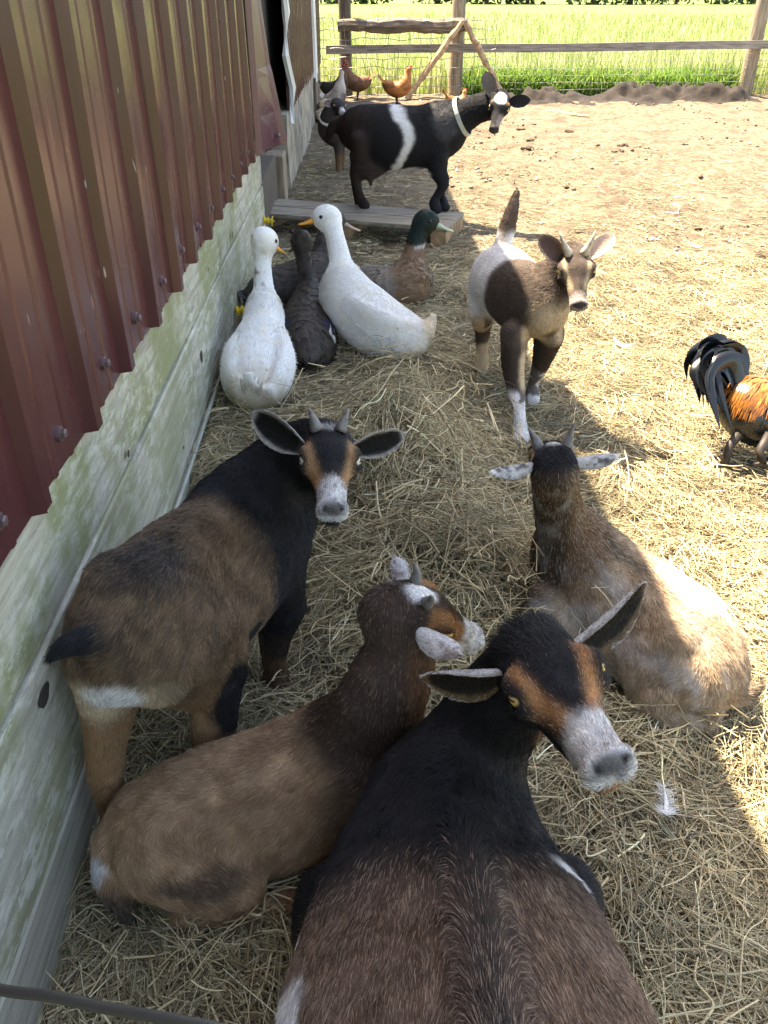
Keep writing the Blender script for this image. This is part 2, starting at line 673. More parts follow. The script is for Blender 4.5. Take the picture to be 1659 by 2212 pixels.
def leaf_ear(base, tip, inner, width, cup=.35, droop=0.0, n=20, m=12, thick=.0042, twist=0.0):
    """leaf-shaped cupped shell; returns verts, quads, (u along, v across -1..1, side)"""
    base, tip = np.asarray(base, float), np.asarray(tip, float)
    ax = unit(tip - base)
    L = np.linalg.norm(tip - base)
    inn = np.asarray(inner, float)
    inn = unit(inn - ax * (inn @ ax))
    sd = np.cross(ax, inn)
    V, U = [], []
    for side in (0, 1):
        for i in range(n + 1):
            u = i / n
            w = width * float(np.interp(u, [0, .1, .25, .45, .62, .78, .9, .97, 1], [.40, .60, .88, 1, .95, .76, .48, .22, .04]))
            for j in range(m + 1):
                v = -1 + 2 * j / m
                cu = cup * w * (v * v) * (1.35 - .85 * u) + .03 * L * math.sin(math.pi * u)
                a = v * w * (1 - .18 * v * v * (1 - u))
                th = thick * (1 - .8 * abs(v) ** 3) * (1 - .5 * u) * (1 if side == 0 else -1)
                p = base + ax * L * u + sd * a + inn * (cu + th - droop * L * u * u)
                V.append(p)
                U.append((u, v, side))
    V = np.array(V)
    k = (n + 1) * (m + 1)
    Q = []
    for side in (0, 1):
        for i in range(n):
            for j in range(m):
                a = side * k + i * (m + 1) + j
                q = [a, a + 1, a + m + 2, a + m + 1]
                Q.append(q if side == 1 else q[::-1])
    for i in range(n):
        for j in (0, m):
            a = i * (m + 1) + j
            q = [a, a + m + 1, a + m + 1 + k, a + k]
            Q.append(q if j == 0 else q[::-1])
    for j in range(m):
        for i in (0, n):
            a = i * (m + 1) + j
            q = [a, a + 1, a + 1 + k, a + k]
            Q.append(q[::-1] if i == 0 else q)
    return V, np.array(Q), np.array(U)

def grow(V, Q, col, flow, hl, dens, jitter=.35, lift=.35, rad=.00038, seed=1, vary=.25, tipc=None, tipw=0.0, dmask=None, clump=.0):
    """roots spread over the skin, combed along the flow"""
    r = np.random.default_rng(seed)
    nv, area = vnormals(V, Q)
    wt = area.copy()
    if dmask is not None:
        wt = wt * dmask[Q].mean(1)
    n = int(wt.sum() * dens)
    fi = r.choice(len(Q), n, p=wt / wt.sum())
    a, b = r.random(n), r.random(n)
    w = np.stack([(1 - a) * (1 - b), a * (1 - b), a * b, (1 - a) * b], 1)
    q = Q[fi]
    mixv = lambda X: (X[q] * (w[:, :, None] if X.ndim == 2 else w)).sum(1)
    P, Nn, C, Fv, H = mixv(V), mixv(nv), mixv(col), mixv(flow), mixv(hl)
    Nn /= np.linalg.norm(Nn, axis=1)[:, None] + 1e-9
    Fv = Fv - Nn * (Fv * Nn).sum(1)[:, None]
    Fv = Fv / (np.linalg.norm(Fv, axis=1)[:, None] + .15)
    nz = r.normal(0, .5, (n, 3)) if jitter < .1 else np.stack([vnoise(P, 28, s) - .5 for s in (1, 2, 3)], 1) * 1.1 + np.stack([vnoise(P, 90, s) - .5 for s in (4, 5, 6)], 1) * .9 + r.normal(0, 1, (n, 3)) * .16
    D = Fv + Nn * lift + nz * jitter
    D /= np.linalg.norm(D, axis=1)[:, None]
    Ln = H * (.7 + .6 * r.random(n))
    D2 = D - Nn * .22 + r.normal(0, .10, (n, 3))
    D2 /= np.linalg.norm(D2, axis=1)[:, None]
    P0 = P - Nn * .001
    P1 = P + D * (Ln * .35)[:, None]
    P2 = P1 + (D * .5 + D2 * .5) * (Ln * .35)[:, None]
    P3 = P2 + D2 * (Ln * .35)[:, None]
    br = np.exp(r.normal(0, vary, n))[:, None]
    C = C * br
    if tipc is not None:
        lum = np.clip((C.sum(1) / 3 - .018) / .04, 0, 1)
        g = (r.random(n) < tipw * lum)[:, None]
        C = np.where(g, C * .4 + np.asarray(tipc) * .6, C)
    return P0, P1, P2, P3, np.clip(C, 0.002, .95), rad

def join(parts):
    Vs, Qs, n = [], [], 0
    for V, Q in parts:
        Vs.append(V)
        Qs.append(Q + n)
        n += len(V)
    return np.vstack(Vs), np.vstack(Qs)

def make_goat(name, label, prims, head, ears, paint, vs, base, dens=90000, lift=.22, rad=.0003, earpaint=None, group='goats in the yard', seed=1, jitter=.35, tipc=None, tipw=0, hairmul=None):
    t0 = time.time()
    root = empty(name, base)
    tag(root, label, 'goat', group)
    V, Q = skin(prims, vs)
    flow, hl, nm = fields(prims, V)
    col = paint(V, nm, head.local(V) if head else None)
    if head is not None:
        ql = head.local(V)
        qa = np.stack([np.abs(ql[:, 0]) / head.wide, ql[:, 1], ql[:, 2]], 1)
        hd = sstep(.3, .6, nm.get('head', 0))
        col = mixc(col, BLACK, hd * (1 - sstep(.7, 1.2, np.linalg.norm((qa - A(.052, 1.015, -.235)) / A(.014, .05, .030), axis=1))))
        col = mixc(col, BLACK * 1.5, hd * .85 * np.exp(-((ql[:, 2] + .388) / .012) ** 2) * sstep(.80, .86, ql[:, 1]))
        pad = hd * (1 - sstep(.75, 1.15, np.linalg.norm((qa - A(0, 1.0, -.235)) / A(.082, .07, .06), axis=1)))
        col = mixc(col, col * .35 + A(.02, .019, .02), pad * .9)
        hl = hl * (1 - .9 * pad)
    col = np.clip(col, 0.003, .9)
    parts, cols, flows, hls = [(V, Q)], [col], [flow], [hl]
    for k, e in enumerate(ears):
        kw = dict(e)
        pc = kw.pop('paint')
        ev, eq, eu = leaf_ear(**kw)
        parts.append((ev, eq))
        cols.append(np.clip(pc(eu, ev), .003, .9))
        ax = unit(np.asarray(kw['tip']) - np.asarray(kw['base']))
        flows.append(np.repeat(ax[None, :], len(ev), 0))
        hls.append(np.where(eu[:, 2] == 0, .004, .006) * (head.L / .2))
    V, Q = join(parts)
    col, flow, hl = np.vstack(cols), np.vstack(flows), np.concatenate(hls)
    if hairmul is not None:
        hl = hl * hairmul(V)
    body = mesh_obj('body', V, Q, M_COAT, root, True, col)
    if FUR > 0 and dens > 0 and not CLAY:
        short = np.clip(1.9 - hl / .02, .9, 2.2)
        hmask = np.where(hl < .0035, .0, 1.0) * short
        g = grow(V, Q, col, flow, hl, dens * FUR, seed=seed, lift=lift, rad=rad, jitter=jitter, dmask=hmask, tipc=tipc, tipw=tipw)
        strands('fur', *g[:4], g[5], g[4], M_HAIR, root)
    print(name, len(V), 'verts', round(time.time() - t0, 1), 's')
    return root

def horn(parent, base, d0, d1, L, r, mat=None):
    base, d0, d1 = np.asarray(base, float), unit(d0), unit(d1)
    pts = [base - d0 * L * .15]
    p = base.copy()
    for i in range(7):
        t = i / 6
        pts.append(p.copy())
        p = p + unit(d0 * (1 - t) + d1 * t) * L / 6
    rad = [r, r] + [r * (1 - .145 * i) for i in range(1, 7)]
    rad[-1] = r * .1
    rad = [q * (1 + .06 * (i % 2)) for i, q in enumerate(rad)]
    return MB().tube(pts, rad, 10).build('horn', mat or M_HORN, parent, True)

# coat colours, as dyed hair, not as lit
BLACK = A(.010, .010, .012)
CHAR = A(.022, .021, .022)
BROWN = A(.075, .046, .028)
DKBRN = A(.038, .024, .017)
TAN = A(.33, .19, .095)
ORANGE = A(.36, .17, .065)
FAWN = A(.26, .17, .10)
CREAM = A(.52, .40, .26)
WHITE = A(.70, .69, .68)
PINKG = A(.20, .165, .15)
def mixc(a, b, w):
    w = np.asarray(w)[:, None] if np.ndim(w) else w
    return a * (1 - w) + b * w
def spot(V, c, r, soft=.3, amp=.25, freq=30, seed=5):
    d = np.linalg.norm((V - np.asarray(c)) / np.asarray(r), axis=1)
    d = d + amp * (fbm(V, freq, seed) - .5) * 2
    return 1 - sstep(1 - soft, 1 + soft, d)
# ------------------------------------------------------------------ the setting
WX = -0.49                                   # face of the barn's boards

def board_mat(name, base, green=.5, seed=0.0):
    m, nt, b = new_mat(name)
    tc = nt.nodes.new('ShaderNodeTexCoord')
    mp = N(nt, 'ShaderNodeMapping')
    mp.inputs['Scale'].default_value = (1, 1, 1)
    mp.inputs['Location'].default_value = (seed, seed * 2, 0)
    nt.links.new(tc.outputs['Object'], mp.inputs[0])
    gr = N(nt, 'ShaderNodeMapping')
    gr.inputs['Scale'].default_value = (30, 3.0, 60)
    nt.links.new(mp.outputs[0], gr.inputs[0])
    n1 = N(nt, 'ShaderNodeTexNoise', Scale=1.0, Detail=6.0, Roughness=.65)          # grain
    nt.links.new(gr.outputs[0], n1.inputs['Vector'])
    n2 = N(nt, 'ShaderNodeTexNoise', Scale=4.5, Detail=5.0, Roughness=.65)          # stain patches
    nt.links.new(mp.outputs[0], n2.inputs['Vector'])
    n3 = N(nt, 'ShaderNodeTexNoise', Scale=34.0, Detail=6.0, Roughness=.75)         # flaked paint
    fm = N(nt, 'ShaderNodeMapping')
    fm.inputs['Scale'].default_value = (1, .32, 1)
    nt.links.new(mp.outputs[0], fm.inputs[0])
    nt.links.new(fm.outputs[0], n3.inputs['Vector'])
    r1 = ramp(nt, [(.28, [c * .42 for c in base]), (.46, [c * .80 for c in base]), (.60, base), (.78, [c * 1.15 for c in base])], n1.outputs[0])
    g = ramp(nt, [(.44, (0, 0, 0)), (.58, (1, 1, 1))], n2.outputs[0])
    mg = N(nt, 'ShaderNodeMix', data_type='RGBA', blend_type='MIX')
    ml = N(nt, 'ShaderNodeMath', operation='MULTIPLY')
    ml.inputs[1].default_value = green
    nt.links.new(g.outputs[0], ml.inputs[0])
    nt.links.new(ml.outputs[0], mg.inputs[0])
    nt.links.new(r1.outputs[0], mg.inputs[6])
    mg.inputs[7].default_value = (.20, .215, .085, 1)
    # flakes of pale paint
    fl = ramp(nt, [(.50, (0, 0, 0)), (.58, (1, 1, 1))], n3.outputs[0])
    n4 = N(nt, 'ShaderNodeTexNoise', Scale=2.2, Detail=2.0)
    nt.links.new(mp.outputs[0], n4.inputs['Vector'])
    f2 = ramp(nt, [(.36, (.05, .05, .05)), (.62, (.55, .55, .55))], n4.outputs[0])
    mm = N(nt, 'ShaderNodeMath', operation='MULTIPLY')
    nt.links.new(fl.outputs[0], mm.inputs[0])
    nt.links.new(f2.outputs[0], mm.inputs[1])
    mx = N(nt, 'ShaderNodeMix', data_type='RGBA', blend_type='MIX')
    nt.links.new(mm.outputs[0], mx.inputs[0])
    nt.links.new(mg.outputs[2], mx.inputs[6])
    mx.inputs[7].default_value = (.66, .65, .57, 1)
    # brown splash marks near the floor end
    nt.links.new(mx.outputs[2], b.inputs['Base Color'])
    b.inputs['Roughness'].default_value = .85
    bp = N(nt, 'ShaderNodeBump', Strength=.5, Distance=.004)
    ad = N(nt, 'ShaderNodeMath', operation='ADD')
    nt.links.new(n1.outputs[0], ad.inputs[0])
    nt.links.new(n3.outputs[0], ad.inputs[1])
    nt.links.new(ad.outputs[0], bp.inputs['Height'])
    nt.links.new(bp.outputs[0], b.inputs['Normal'])
    return m

def metal_mat(name, col, rough):
    m, nt, b = new_mat(name)
    tc = nt.nodes.new('ShaderNodeTexCoord')
    mp = N(nt, 'ShaderNodeMapping')
    mp.inputs['Scale'].default_value = (40, 40, 3)
    nt.links.new(tc.outputs['Object'], mp.inputs[0])
    n = N(nt, 'ShaderNodeTexNoise', Scale=1.0, Detail=5.0, Roughness=.7)
    nt.links.new(mp.outputs[0], n.inputs['Vector'])
    n2 = N(nt, 'ShaderNodeTexNoise', Scale=3.0, Detail=4.0)
    nt.links.new(tc.outputs['Object'], n2.inputs['Vector'])
    r = ramp(nt, [(.32, [c * .8 for c in col]), (.6, col), (.78, [c * 1.35 + .01 for c in col])], n.outputs[0])
    nt.links.new(r.outputs[0], b.inputs['Base Color'])
    rr = N(nt, 'ShaderNodeMapRange')
    rr.inputs[1].default_value = .3
    rr.inputs[2].default_value = .7
    rr.inputs[3].default_value = rough * .75
    rr.inputs[4].default_value = rough * 1.35
    nt.links.new(n2.outputs[0], rr.inputs[0])
    nt.links.new(rr.outputs[0], b.inputs['Roughness'])
    bp = N(nt, 'ShaderNodeBump', Strength=.12, Distance=.004)
    nt.links.new(n2.outputs[0], bp.inputs['Height'])
    nt.links.new(bp.outputs[0], b.inputs['Normal'])
    # scratches: thin pale vertical marks
    mp2 = N(nt, 'ShaderNodeMapping')
    mp2.inputs['Scale'].default_value = (90, 90, 14)
    mp2.inputs['Rotation'].default_value = (.25, 0, 0)
    nt.links.new(tc.outputs['Object'], mp2.inputs[0])
    v = N(nt, 'ShaderNodeTexNoise', Scale=1.0, Detail=1.0)
    nt.links.new(mp2.outputs[0], v.inputs['Vector'])
    sr = ramp(nt, [(.775, (0, 0, 0)), (.80, (1, 1, 1))], v.outputs[0])
    mx = N(nt, 'ShaderNodeMix', data_type='RGBA')
    nt.links.new(sr.outputs[0], mx.inputs[0])
    nt.links.new(r.outputs[0], mx.inputs[6])
    mx.inputs[7].default_value = (.35, .28, .28, 1)
    nt.links.new(mx.outputs[2], b.inputs['Base Color'])
    return m

def wood_mat(name, col, stretch=(20, 20, 2), rough=.85, vary=.45, bump=.5):
    return plain(name, col, rough, noise=vary, scale=1.5, bump=bump, stretch=stretch)

M_BOARD = [board_mat('weathered_board_' + k, c, g, s) for k, c, g, s in (('low', (.40, .375, .30), .40, 1.3), ('mid', (.43, .405, .32), .55, 4.1), ('top', (.45, .42, .33), .85, 7.7))]
M_MAROON = metal_mat('maroon_steel', (.082, .026, .028), .24)
M_MAROON2 = metal_mat('maroon_flashing', (.10, .038, .048), .34)
M_SCREW = plain('screw_head', (.15, .10, .11), .4, .4)
M_WOOD_DK = wood_mat('dark_wood', (.085, .065, .048), (25, 25, 3))
M_WOOD_GR = wood_mat('grey_wood', (.25, .19, .13), (25, 25, 3))
M_RAIL = wood_mat('rail_wood', (.24, .20, .165), (3, 25, 25))
M_LOG = wood_mat('split_log', (.36, .24, .14), (12, 12, 12), bump=.8)
M_LOG_DK = wood_mat('old_beam', (.13, .10, .075), (4, 18, 18), bump=.9)
M_PALLET = wood_mat('pallet_wood', (.23, .195, .15), (3, 30, 30))
M_PALLET2 = wood_mat('pallet_block_wood', (.26, .17, .09), (10, 10, 10))
M_CONC = plain('rough_concrete', (.26, .225, .175), .95, noise=.55, scale=7, bump=.8)
M_WHITE = plain('white_trim', (.68, .68, .66), .5, noise=.08, scale=4)
M_DARK = plain('dark_interior', (.03, .025, .02), .9)
M_ROOF = plain('roof_steel', (.10, .04, .04), .4)
M_YELLOW = plain('yellow_plastic', (.62, .44, .02), .4)
M_WIRE = plain('galvanised_wire', (.28, .27, .25), .5, .6)
M_PIPE = plain('grey_rod', (.30, .31, .26), .55, noise=.25, scale=9)

# --- ground sheets
def ground_mat():
    m, nt, b = new_mat('yard_floor')
    tc = nt.nodes.new('ShaderNodeTexCoord')
    sep = nt.nodes.new('ShaderNodeSeparateXYZ')
    nt.links.new(tc.outputs['Object'], sep.inputs[0])
    n1 = N(nt, 'ShaderNodeTexNoise', Scale=1.1, Detail=5.0, Roughness=.6)
    n2 = N(nt, 'ShaderNodeTexNoise', Scale=16.0, Detail=6.0, Roughness=.7)
    n3 = N(nt, 'ShaderNodeTexNoise', Scale=75.0, Detail=4.0, Roughness=.7)
    for n in (n1, n2, n3):
        nt.links.new(tc.outputs['Object'], n.inputs['Vector'])
    hay = ramp(nt, [(.28, (.085, .067, .042)), (.5, (.21, .17, .105)), (.72, (.38, .32, .21))], n3.outputs[0])
    dirt = ramp(nt, [(.30, (.055, .041, .027)), (.46, (.14, .11, .074)), (.70, (.26, .215, .15))], n2.outputs[0])
    # hay thins out with distance from the barn
    a = N(nt, 'ShaderNodeMath', operation='MULTIPLY_ADD')
    a.inputs[1].default_value = .20
    nt.links.new(sep.outputs[1], a.inputs[0])
    a.inputs[2].default_value = -.82
    a2 = N(nt, 'ShaderNodeMath', operation='MULTIPLY_ADD')
    a2.inputs[1].default_value = .10
    nt.links.new(sep.outputs[0], a2.inputs[0])
    nt.links.new(a.outputs[0], a2.inputs[2])
    a3 = N(nt, 'ShaderNodeMath', operation='MULTIPLY_ADD')
    a3.inputs[1].default_value = 1.5
    nt.links.new(n1.outputs[0], a3.inputs[0])
    nt.links.new(a2.outputs[0], a3.inputs[2])
    f = ramp(nt, [(.50, (0, 0, 0)), (.95, (1, 1, 1))], a3.outputs[0])
    mx = N(nt, 'ShaderNodeMix', data_type='RGBA')
    nt.links.new(f.outputs[0], mx.inputs[0])
    nt.links.new(hay.outputs[0], mx.inputs[6])
    nt.links.new(dirt.outputs[0], mx.inputs[7])
    n5 = N(nt, 'ShaderNodeTexNoise', Scale=2.6, Detail=7.0, Roughness=.72)
    nt.links.new(tc.outputs['Object'], n5.inputs['Vector'])
    pr_ = ramp(nt, [(.48, (0, 0, 0)), (.64, (.75, .75, .75))], n5.outputs[0])
    pm = N(nt, 'ShaderNodeMath', operation='MULTIPLY')
    nt.links.new(pr_.outputs[0], pm.inputs[0])
    nt.links.new(f.outputs[0], pm.inputs[1])
    mx2 = N(nt, 'ShaderNodeMix', data_type='RGBA')
    nt.links.new(pm.outputs[0], mx2.inputs[0])
    nt.links.new(mx.outputs[2], mx2.inputs[6])
    mx2.inputs[7].default_value = (.085, .060, .042, 1)
    nt.links.new(mx2.outputs[2], b.inputs['Base Color'])
    b.inputs['Roughness'].default_value = .95
    b.inputs['Specular IOR Level'].default_value = .15
    ad = N(nt, 'ShaderNodeMath', operation='ADD')
    nt.links.new(n2.outputs[0], ad.inputs[0])
    nt.links.new(n3.outputs[0], ad.inputs[1])
    bp = N(nt, 'ShaderNodeBump', Strength=.9, Distance=.02)
    nt.links.new(ad.outputs[0], bp.inputs['Height'])
    nt.links.new(bp.outputs[0], b.inputs['Normal'])
    return m

def grid_sheet(name, xs, ys, zf, mat):
    X, Y = np.meshgrid(xs, ys, indexing='ij')
    V = np.stack([X.ravel(), Y.ravel(), zf(X, Y).ravel()], 1)
    n, k = len(xs), len(ys)
    i, j = np.meshgrid(np.arange(n - 1), np.arange(k - 1), indexing='ij')
    a = (i * k + j).ravel()
    Q = np.stack([a, a + k, a + k + 1, a + 1], 1)
    return mesh_obj(name, V, Q, mat, None, True)

M_YARD = ground_mat()
def yard_z(X, Y):
    P = np.stack([X.ravel(), Y.ravel(), X.ravel() * 0], 1)
    lump = (fbm(P, 5, 3) - .5).reshape(X.shape) * sstep(2.5, 6, Y) * .05
    return ground_z(X, Y) + lump
tag(grid_sheet('ground', np.arange(-.62, 8.01, .06), np.arange(-1.5, 13.9, .06), yard_z, M_YARD), kind='structure')

def field_mat():
    m, nt, b = new_mat('meadow')
    tc = nt.nodes.new('ShaderNodeTexCoord')
    n1 = N(nt, 'ShaderNodeTexNoise', Scale=.25, Detail=6.0, Roughness=.65)
    n2 = N(nt, 'ShaderNodeTexNoise', Scale=6.0, Detail=6.0, Roughness=.7)
    for n in (n1, n2):
        nt.links.new(tc.outputs['Object'], n.inputs['Vector'])
    ad = N(nt, 'ShaderNodeMath', operation='ADD')
    nt.links.new(n1.outputs[0], ad.inputs[0])
    nt.links.new(n2.outputs[0], ad.inputs[1])
    r = ramp(nt, [(.35, (.05, .085, .014)), (.5, (.12, .17, .03)), (.65, (.24, .25, .075))], None)
    dv = N(nt, 'ShaderNodeMath', operation='MULTIPLY')
    dv.inputs[1].default_value = .5
    nt.links.new(ad.outputs[0], dv.inputs[0])
    nt.links.new(dv.outputs[0], r.inputs[0])
    nt.links.new(r.outputs[0], b.inputs['Base Color'])
    b.inputs['Roughness'].default_value = .9
    bp = N(nt, 'ShaderNodeBump', Strength=1.0, Distance=.2)
    nt.links.new(n2.outputs[0], bp.inputs['Height'])
    nt.links.new(bp.outputs[0], b.inputs['Normal'])
    return m
M_FIELD = field_mat()
tag(mesh_obj('field', [(-400, -300, -.10), (400, -300, -.10), (400, 500, -.10), (-400, 500, -.10)], [(0, 1, 2, 3)], M_FIELD), kind='structure')

# --- near barn: boards below, ribbed steel above
barn = empty('barn', (WX - .1, 1.8, 0))
tag(barn, 'near barn side of ribbed maroon steel over weathered grey-green boards', 'barn')
def plank(y0, y1, z0, z1, mat, x=WX, th=.04, wob=0):
    r = np.random.default_rng(int(abs(y0 * 100 + z0 * 1000)) + 5)
    ys = np.linspace(y0, y1, 26)
    vs, fs = [], []
    for k, y in enumerate(ys):
        e0 = .0025 * math.sin(y * 5 + z0 * 9) + r.normal(0, .0008)
        e1 = .0025 * math.sin(y * 4 + z1 * 7) + r.normal(0, .0008)
        xx = x + .003 * math.sin(y * 1.7)
        for q in ((xx - th, z0 + e0), (xx - .004, z0 + e0), (xx, z0 + e0 + .005), (xx, z1 + e1 - .005), (xx - .004, z1 + e1), (xx - th, z1 + e1)):
            vs.append((q[0], y, q[1]))
    n = 6
    for i in range(len(ys) - 1):
        for j in range(n):
            k = (j + 1) % n
            fs.append((i * n + j, (i + 1) * n + j, (i + 1) * n + k, i * n + k))
    fs.append(tuple(range(n)))
    fs.append(tuple(len(vs) - 1 - j for j in range(n)))
    return MB().add(vs, fs).build('plank', mat, barn)
for k, (z0, z1, off) in enumerate(((-.25, .168, .0), (.174, .452, .0), (.458, .80, .0))):
    plank(-1.2, 2.985, z0, z1, M_BOARD[k], x=WX - .004 * (k == 2))
    plank(2.993, 4.60, z0, z1, M_BOARD[k], x=WX - .003 - .003 * (k == 2))
MB().box((WX - .10, 1.7, 1.3), (.08, 5.78, 3.0)).build('wall', M_DARK, barn)

def steel_sheet(y0, y1, z0, z1, x, mat, parent, pitch=.275, rib=.021, phase=0.0, name='siding_sheet', lapped=True):
    """sheet with tall trapezoid ribs and two low ones between"""
    prof = []
    y = y0
    k = 0
    while y < y1 - 1e-6:
        a = [(0, 0), (.009, rib), (.040, rib), (.049, 0), (.110, 0), (.115, .003), (.127, .003), (.132, 0), (.188, 0), (.193, .003), (.205, .003), (.210, 0)]
        for dy, dx in a:
            yy = y + dy / .275 * pitch
            if yy < y1:
                prof.append((yy, dx))
        y += pitch
        k += 1
    prof.append((y1, 0 if not lapped else .004))
    zs = [z0, z0 + .02, z0 + .3, (z0 + z1) / 2, z1]
    vs, fs = [], []
    for side in (0, 1):
        for i, z in enumerate(zs):
            for yy, dx in prof:
                w = .0025 * math.sin(yy * 9 + z * 3) + .002 * math.sin(yy * 3.1 - z * 6)
                zz = z + (.004 * math.sin(yy * 1.7) if i == 0 else 0)
                vs.append((x + dx + w - side * .0012, yy, zz))
    n = len(prof)
    m = len(zs)
    for side in (0, 1):
        for i in range(m - 1):
            for j in range(n - 1):
                a = side * n * m + i * n + j
                q = (a, a + 1, a + n + 1, a + n)
                fs.append(q if side == 0 else q[::-1])
    for j in range(n - 1):
        fs.append((j, n * m + j, n * m + j + 1, j + 1))
    for i in range(m - 1):
        for j in (0, n - 1):
            a = i * n + j
            q = (a, a + n, a + n + n * m, a + n * m)
            fs.append(q)
    return MB().add(vs, fs).build(name, mat, parent)

sheets = []
for k in range(5):
    y0 = -1.155 + 1.10 * k
    y1 = min(y0 + 1.112, 4.32)
    sheets.append((y0, y1, steel_sheet(y0, y1, .645, 2.42, WX + .004 + .0035 * (k % 2), M_MAROON, barn)))
for k in range(20):
    y = -.99 + .275 * k + .004 * math.sin(k * 3)
    for y0, y1, o in sheets:
        if y0 <= y < y1 - .02:
            m = MB()
            x = WX + .004 + .004
            z = .708 + .004 * math.sin(k * 2.2)
            yy = y + .0
            m.tube([(x - .004, yy, z), (x + .003, yy, z), (x + .0035, yy, z)], [.013, .013, .009], 12, up=(0, 1, 0))
            m.tube([(x + .003, yy, z), (x + .0095, yy, z), (x + .0115, yy, z)], [.0085, .0085, .006], 6, up=(0, 1, 0))
            m.build('screw', M_SCREW, o)
            break
# bent corner flashing at the end of the near wall
m = MB()
vs, fs = [], []
rows = [(2.4, .02, .02), (1.6, .03, .03), (1.30, .04, .04), (1.0, .065, .065), (.96, .075, .07), (.80, .10, .09), (.665, .125, .105)]
for z, dx, dy in rows:
    x0 = WX + .012
    zz = z - (.02 if z < .7 else 0)
    vs += [(x0 + .002, 4.28, zz + .0), (x0 + .026, 4.31, zz), (x0 + .02, 4.38, zz + .006), (x0 + dx * .75, 4.38 + .12 + dy, zz + .006), (x0 + dx, 4.38 + .15 + dy, zz + .016), (x0 + dx - .02, 4.38 + .16 + dy, zz + .03)]
n = 6
for i in range(len(rows) - 1):
    for j in range(n - 1):
        a = i * n + j
        fs.append((a, a + 1, a + n + 1, a + n))
fl = m.add(vs, fs).build('corner_flashing', M_MAROON2, barn)
so = fl.modifiers.new('solid', 'SOLIDIFY')
so.thickness = .0015
MB().tube([(WX + .10, 4.545, .70), (WX + .112, 4.55, .70)], [.012, .008], 8, up=(0, 1, 0)).build('screw', M_SCREW, fl)
# roof with eaves: keeps the wall side of the yard in shade
m = MB()
m.box((-1.25, 3.2, 2.70), (2.10, 9.6, .05), Euler((0, math.radians(12), 0)).to_matrix())
m.build('roof', M_ROOF, barn)
MB().box((-.245, 3.2, 2.45), (.025, 9.6, .12)).build('fascia', M_WHITE, barn)

# --- doorway posts and the far barn
far = empty('barn_wing', (WX - .1, 9, 0))
tag(far, 'far barn wing of narrow maroon ribs, white trim and rough concrete base', 'barn')
for (y, w, x, z1, mt) in ((4.72, .16, WX - .10, 2.4, M_WOOD_GR), (4.95, .14, WX - .16, 2.4, M_WOOD_DK), (5.75, .20, WX - .10, 2.4, M_WOOD_DK)):
    MB().box((x - .05, y, 1.15), (.10, w, 2.5)).build('door_post', mt, far, bevel=.006)
MB().box((WX - .06, 5.15, .20), (.09, .9, .5)).build('sill_board', M_WOOD_DK, far, bevel=.005)
MB().box((WX - .05, 5.95, .16), (.13, .26, .5)).build('step_block', M_WOOD_GR, far, bevel=.01)
MB().box((WX - .45, 5.4, 1.2), (.05, 1.9, 2.6)).build('wall', M_DARK, far)
# concrete base, uneven
r_ = np.random.default_rng(4)
vs, fs = [], []
ys = np.linspace(6.30, 10.45, 36)
zs = [-.2, .1, .3, .45, .60]
for z in zs:
    for y in ys:
        vs.append((WX + .02 + r_.normal(0, .006), y, z))
for z in (zs[-1], zs[0]):
    for y in ys:
        vs.append((WX - .16, y, z))
n = len(ys)
for i in range(len(zs) + 1):
    for j in range(n - 1):
        a = i * n + j
        fs.append((a, a + n, a + n + 1, a + 1))
fs.append(tuple(i * n for i in range(len(zs) + 2)))
MB().add(vs, fs).build('foundation', M_CONC, far)
steel_sheet(6.56, 8.6, .585, 2.4, WX + .01, M_MAROON, far, pitch=.20)
steel_sheet(8.6, 10.62, .56, 2.4, WX + .01, M_MAROON, far, pitch=.20)
steel_sheet(11.0, 13.1, .50, 2.4, WX + .01, M_MAROON, far, pitch=.20)
MB().tube([(WX + .035, 6.50, 2.4), (WX + .03, 6.50, 1.6), (WX + .035, 6.53, 1.2), (WX + .02, 6.49, .95), (WX + .05, 6.56, .75), (WX + .03, 6.52, .52)], .028, 6).build('trim_strip', M_WHITE, far)
MB().tube([(WX + .03, 10.66, 2.4), (WX + .035, 10.66, 1.4), (WX + .03, 10.68, .46)], .035, 6).build('trim_strip', M_WHITE, far)
MB().tube([(WX + .03, 10.98, 2.4), (WX + .03, 10.98, 1.4), (WX + .03, 11.02, .52)], .03, 6).build('trim_strip', M_WHITE, far)
MB().box((WX + .0, 10.55, .20), (.10, .18, .60)).build('door_post', M_WOOD_DK, far)
MB().box((WX - .02, 10.9, .22), (.06, .50, .55)).build('lower_panel', plain('pale_green_panel', (.33, .36, .26), .7, noise=.2, scale=5), far)
MB().box((WX - .02, 12.15, .20), (.06, 1.95, .60)).build('lower_panel', M_WOOD_GR, far)
MB().box((WX - .20, 9.6, 1.2), (.2, 6.9, 2.4)).build('wall', M_DARK, far)
MB().box((-1.25, 10.6, 2.62), (2.0, 5.2, .05), Euler((0, math.radians(12), 0)).to_matrix()).build('roof', M_ROOF, far)

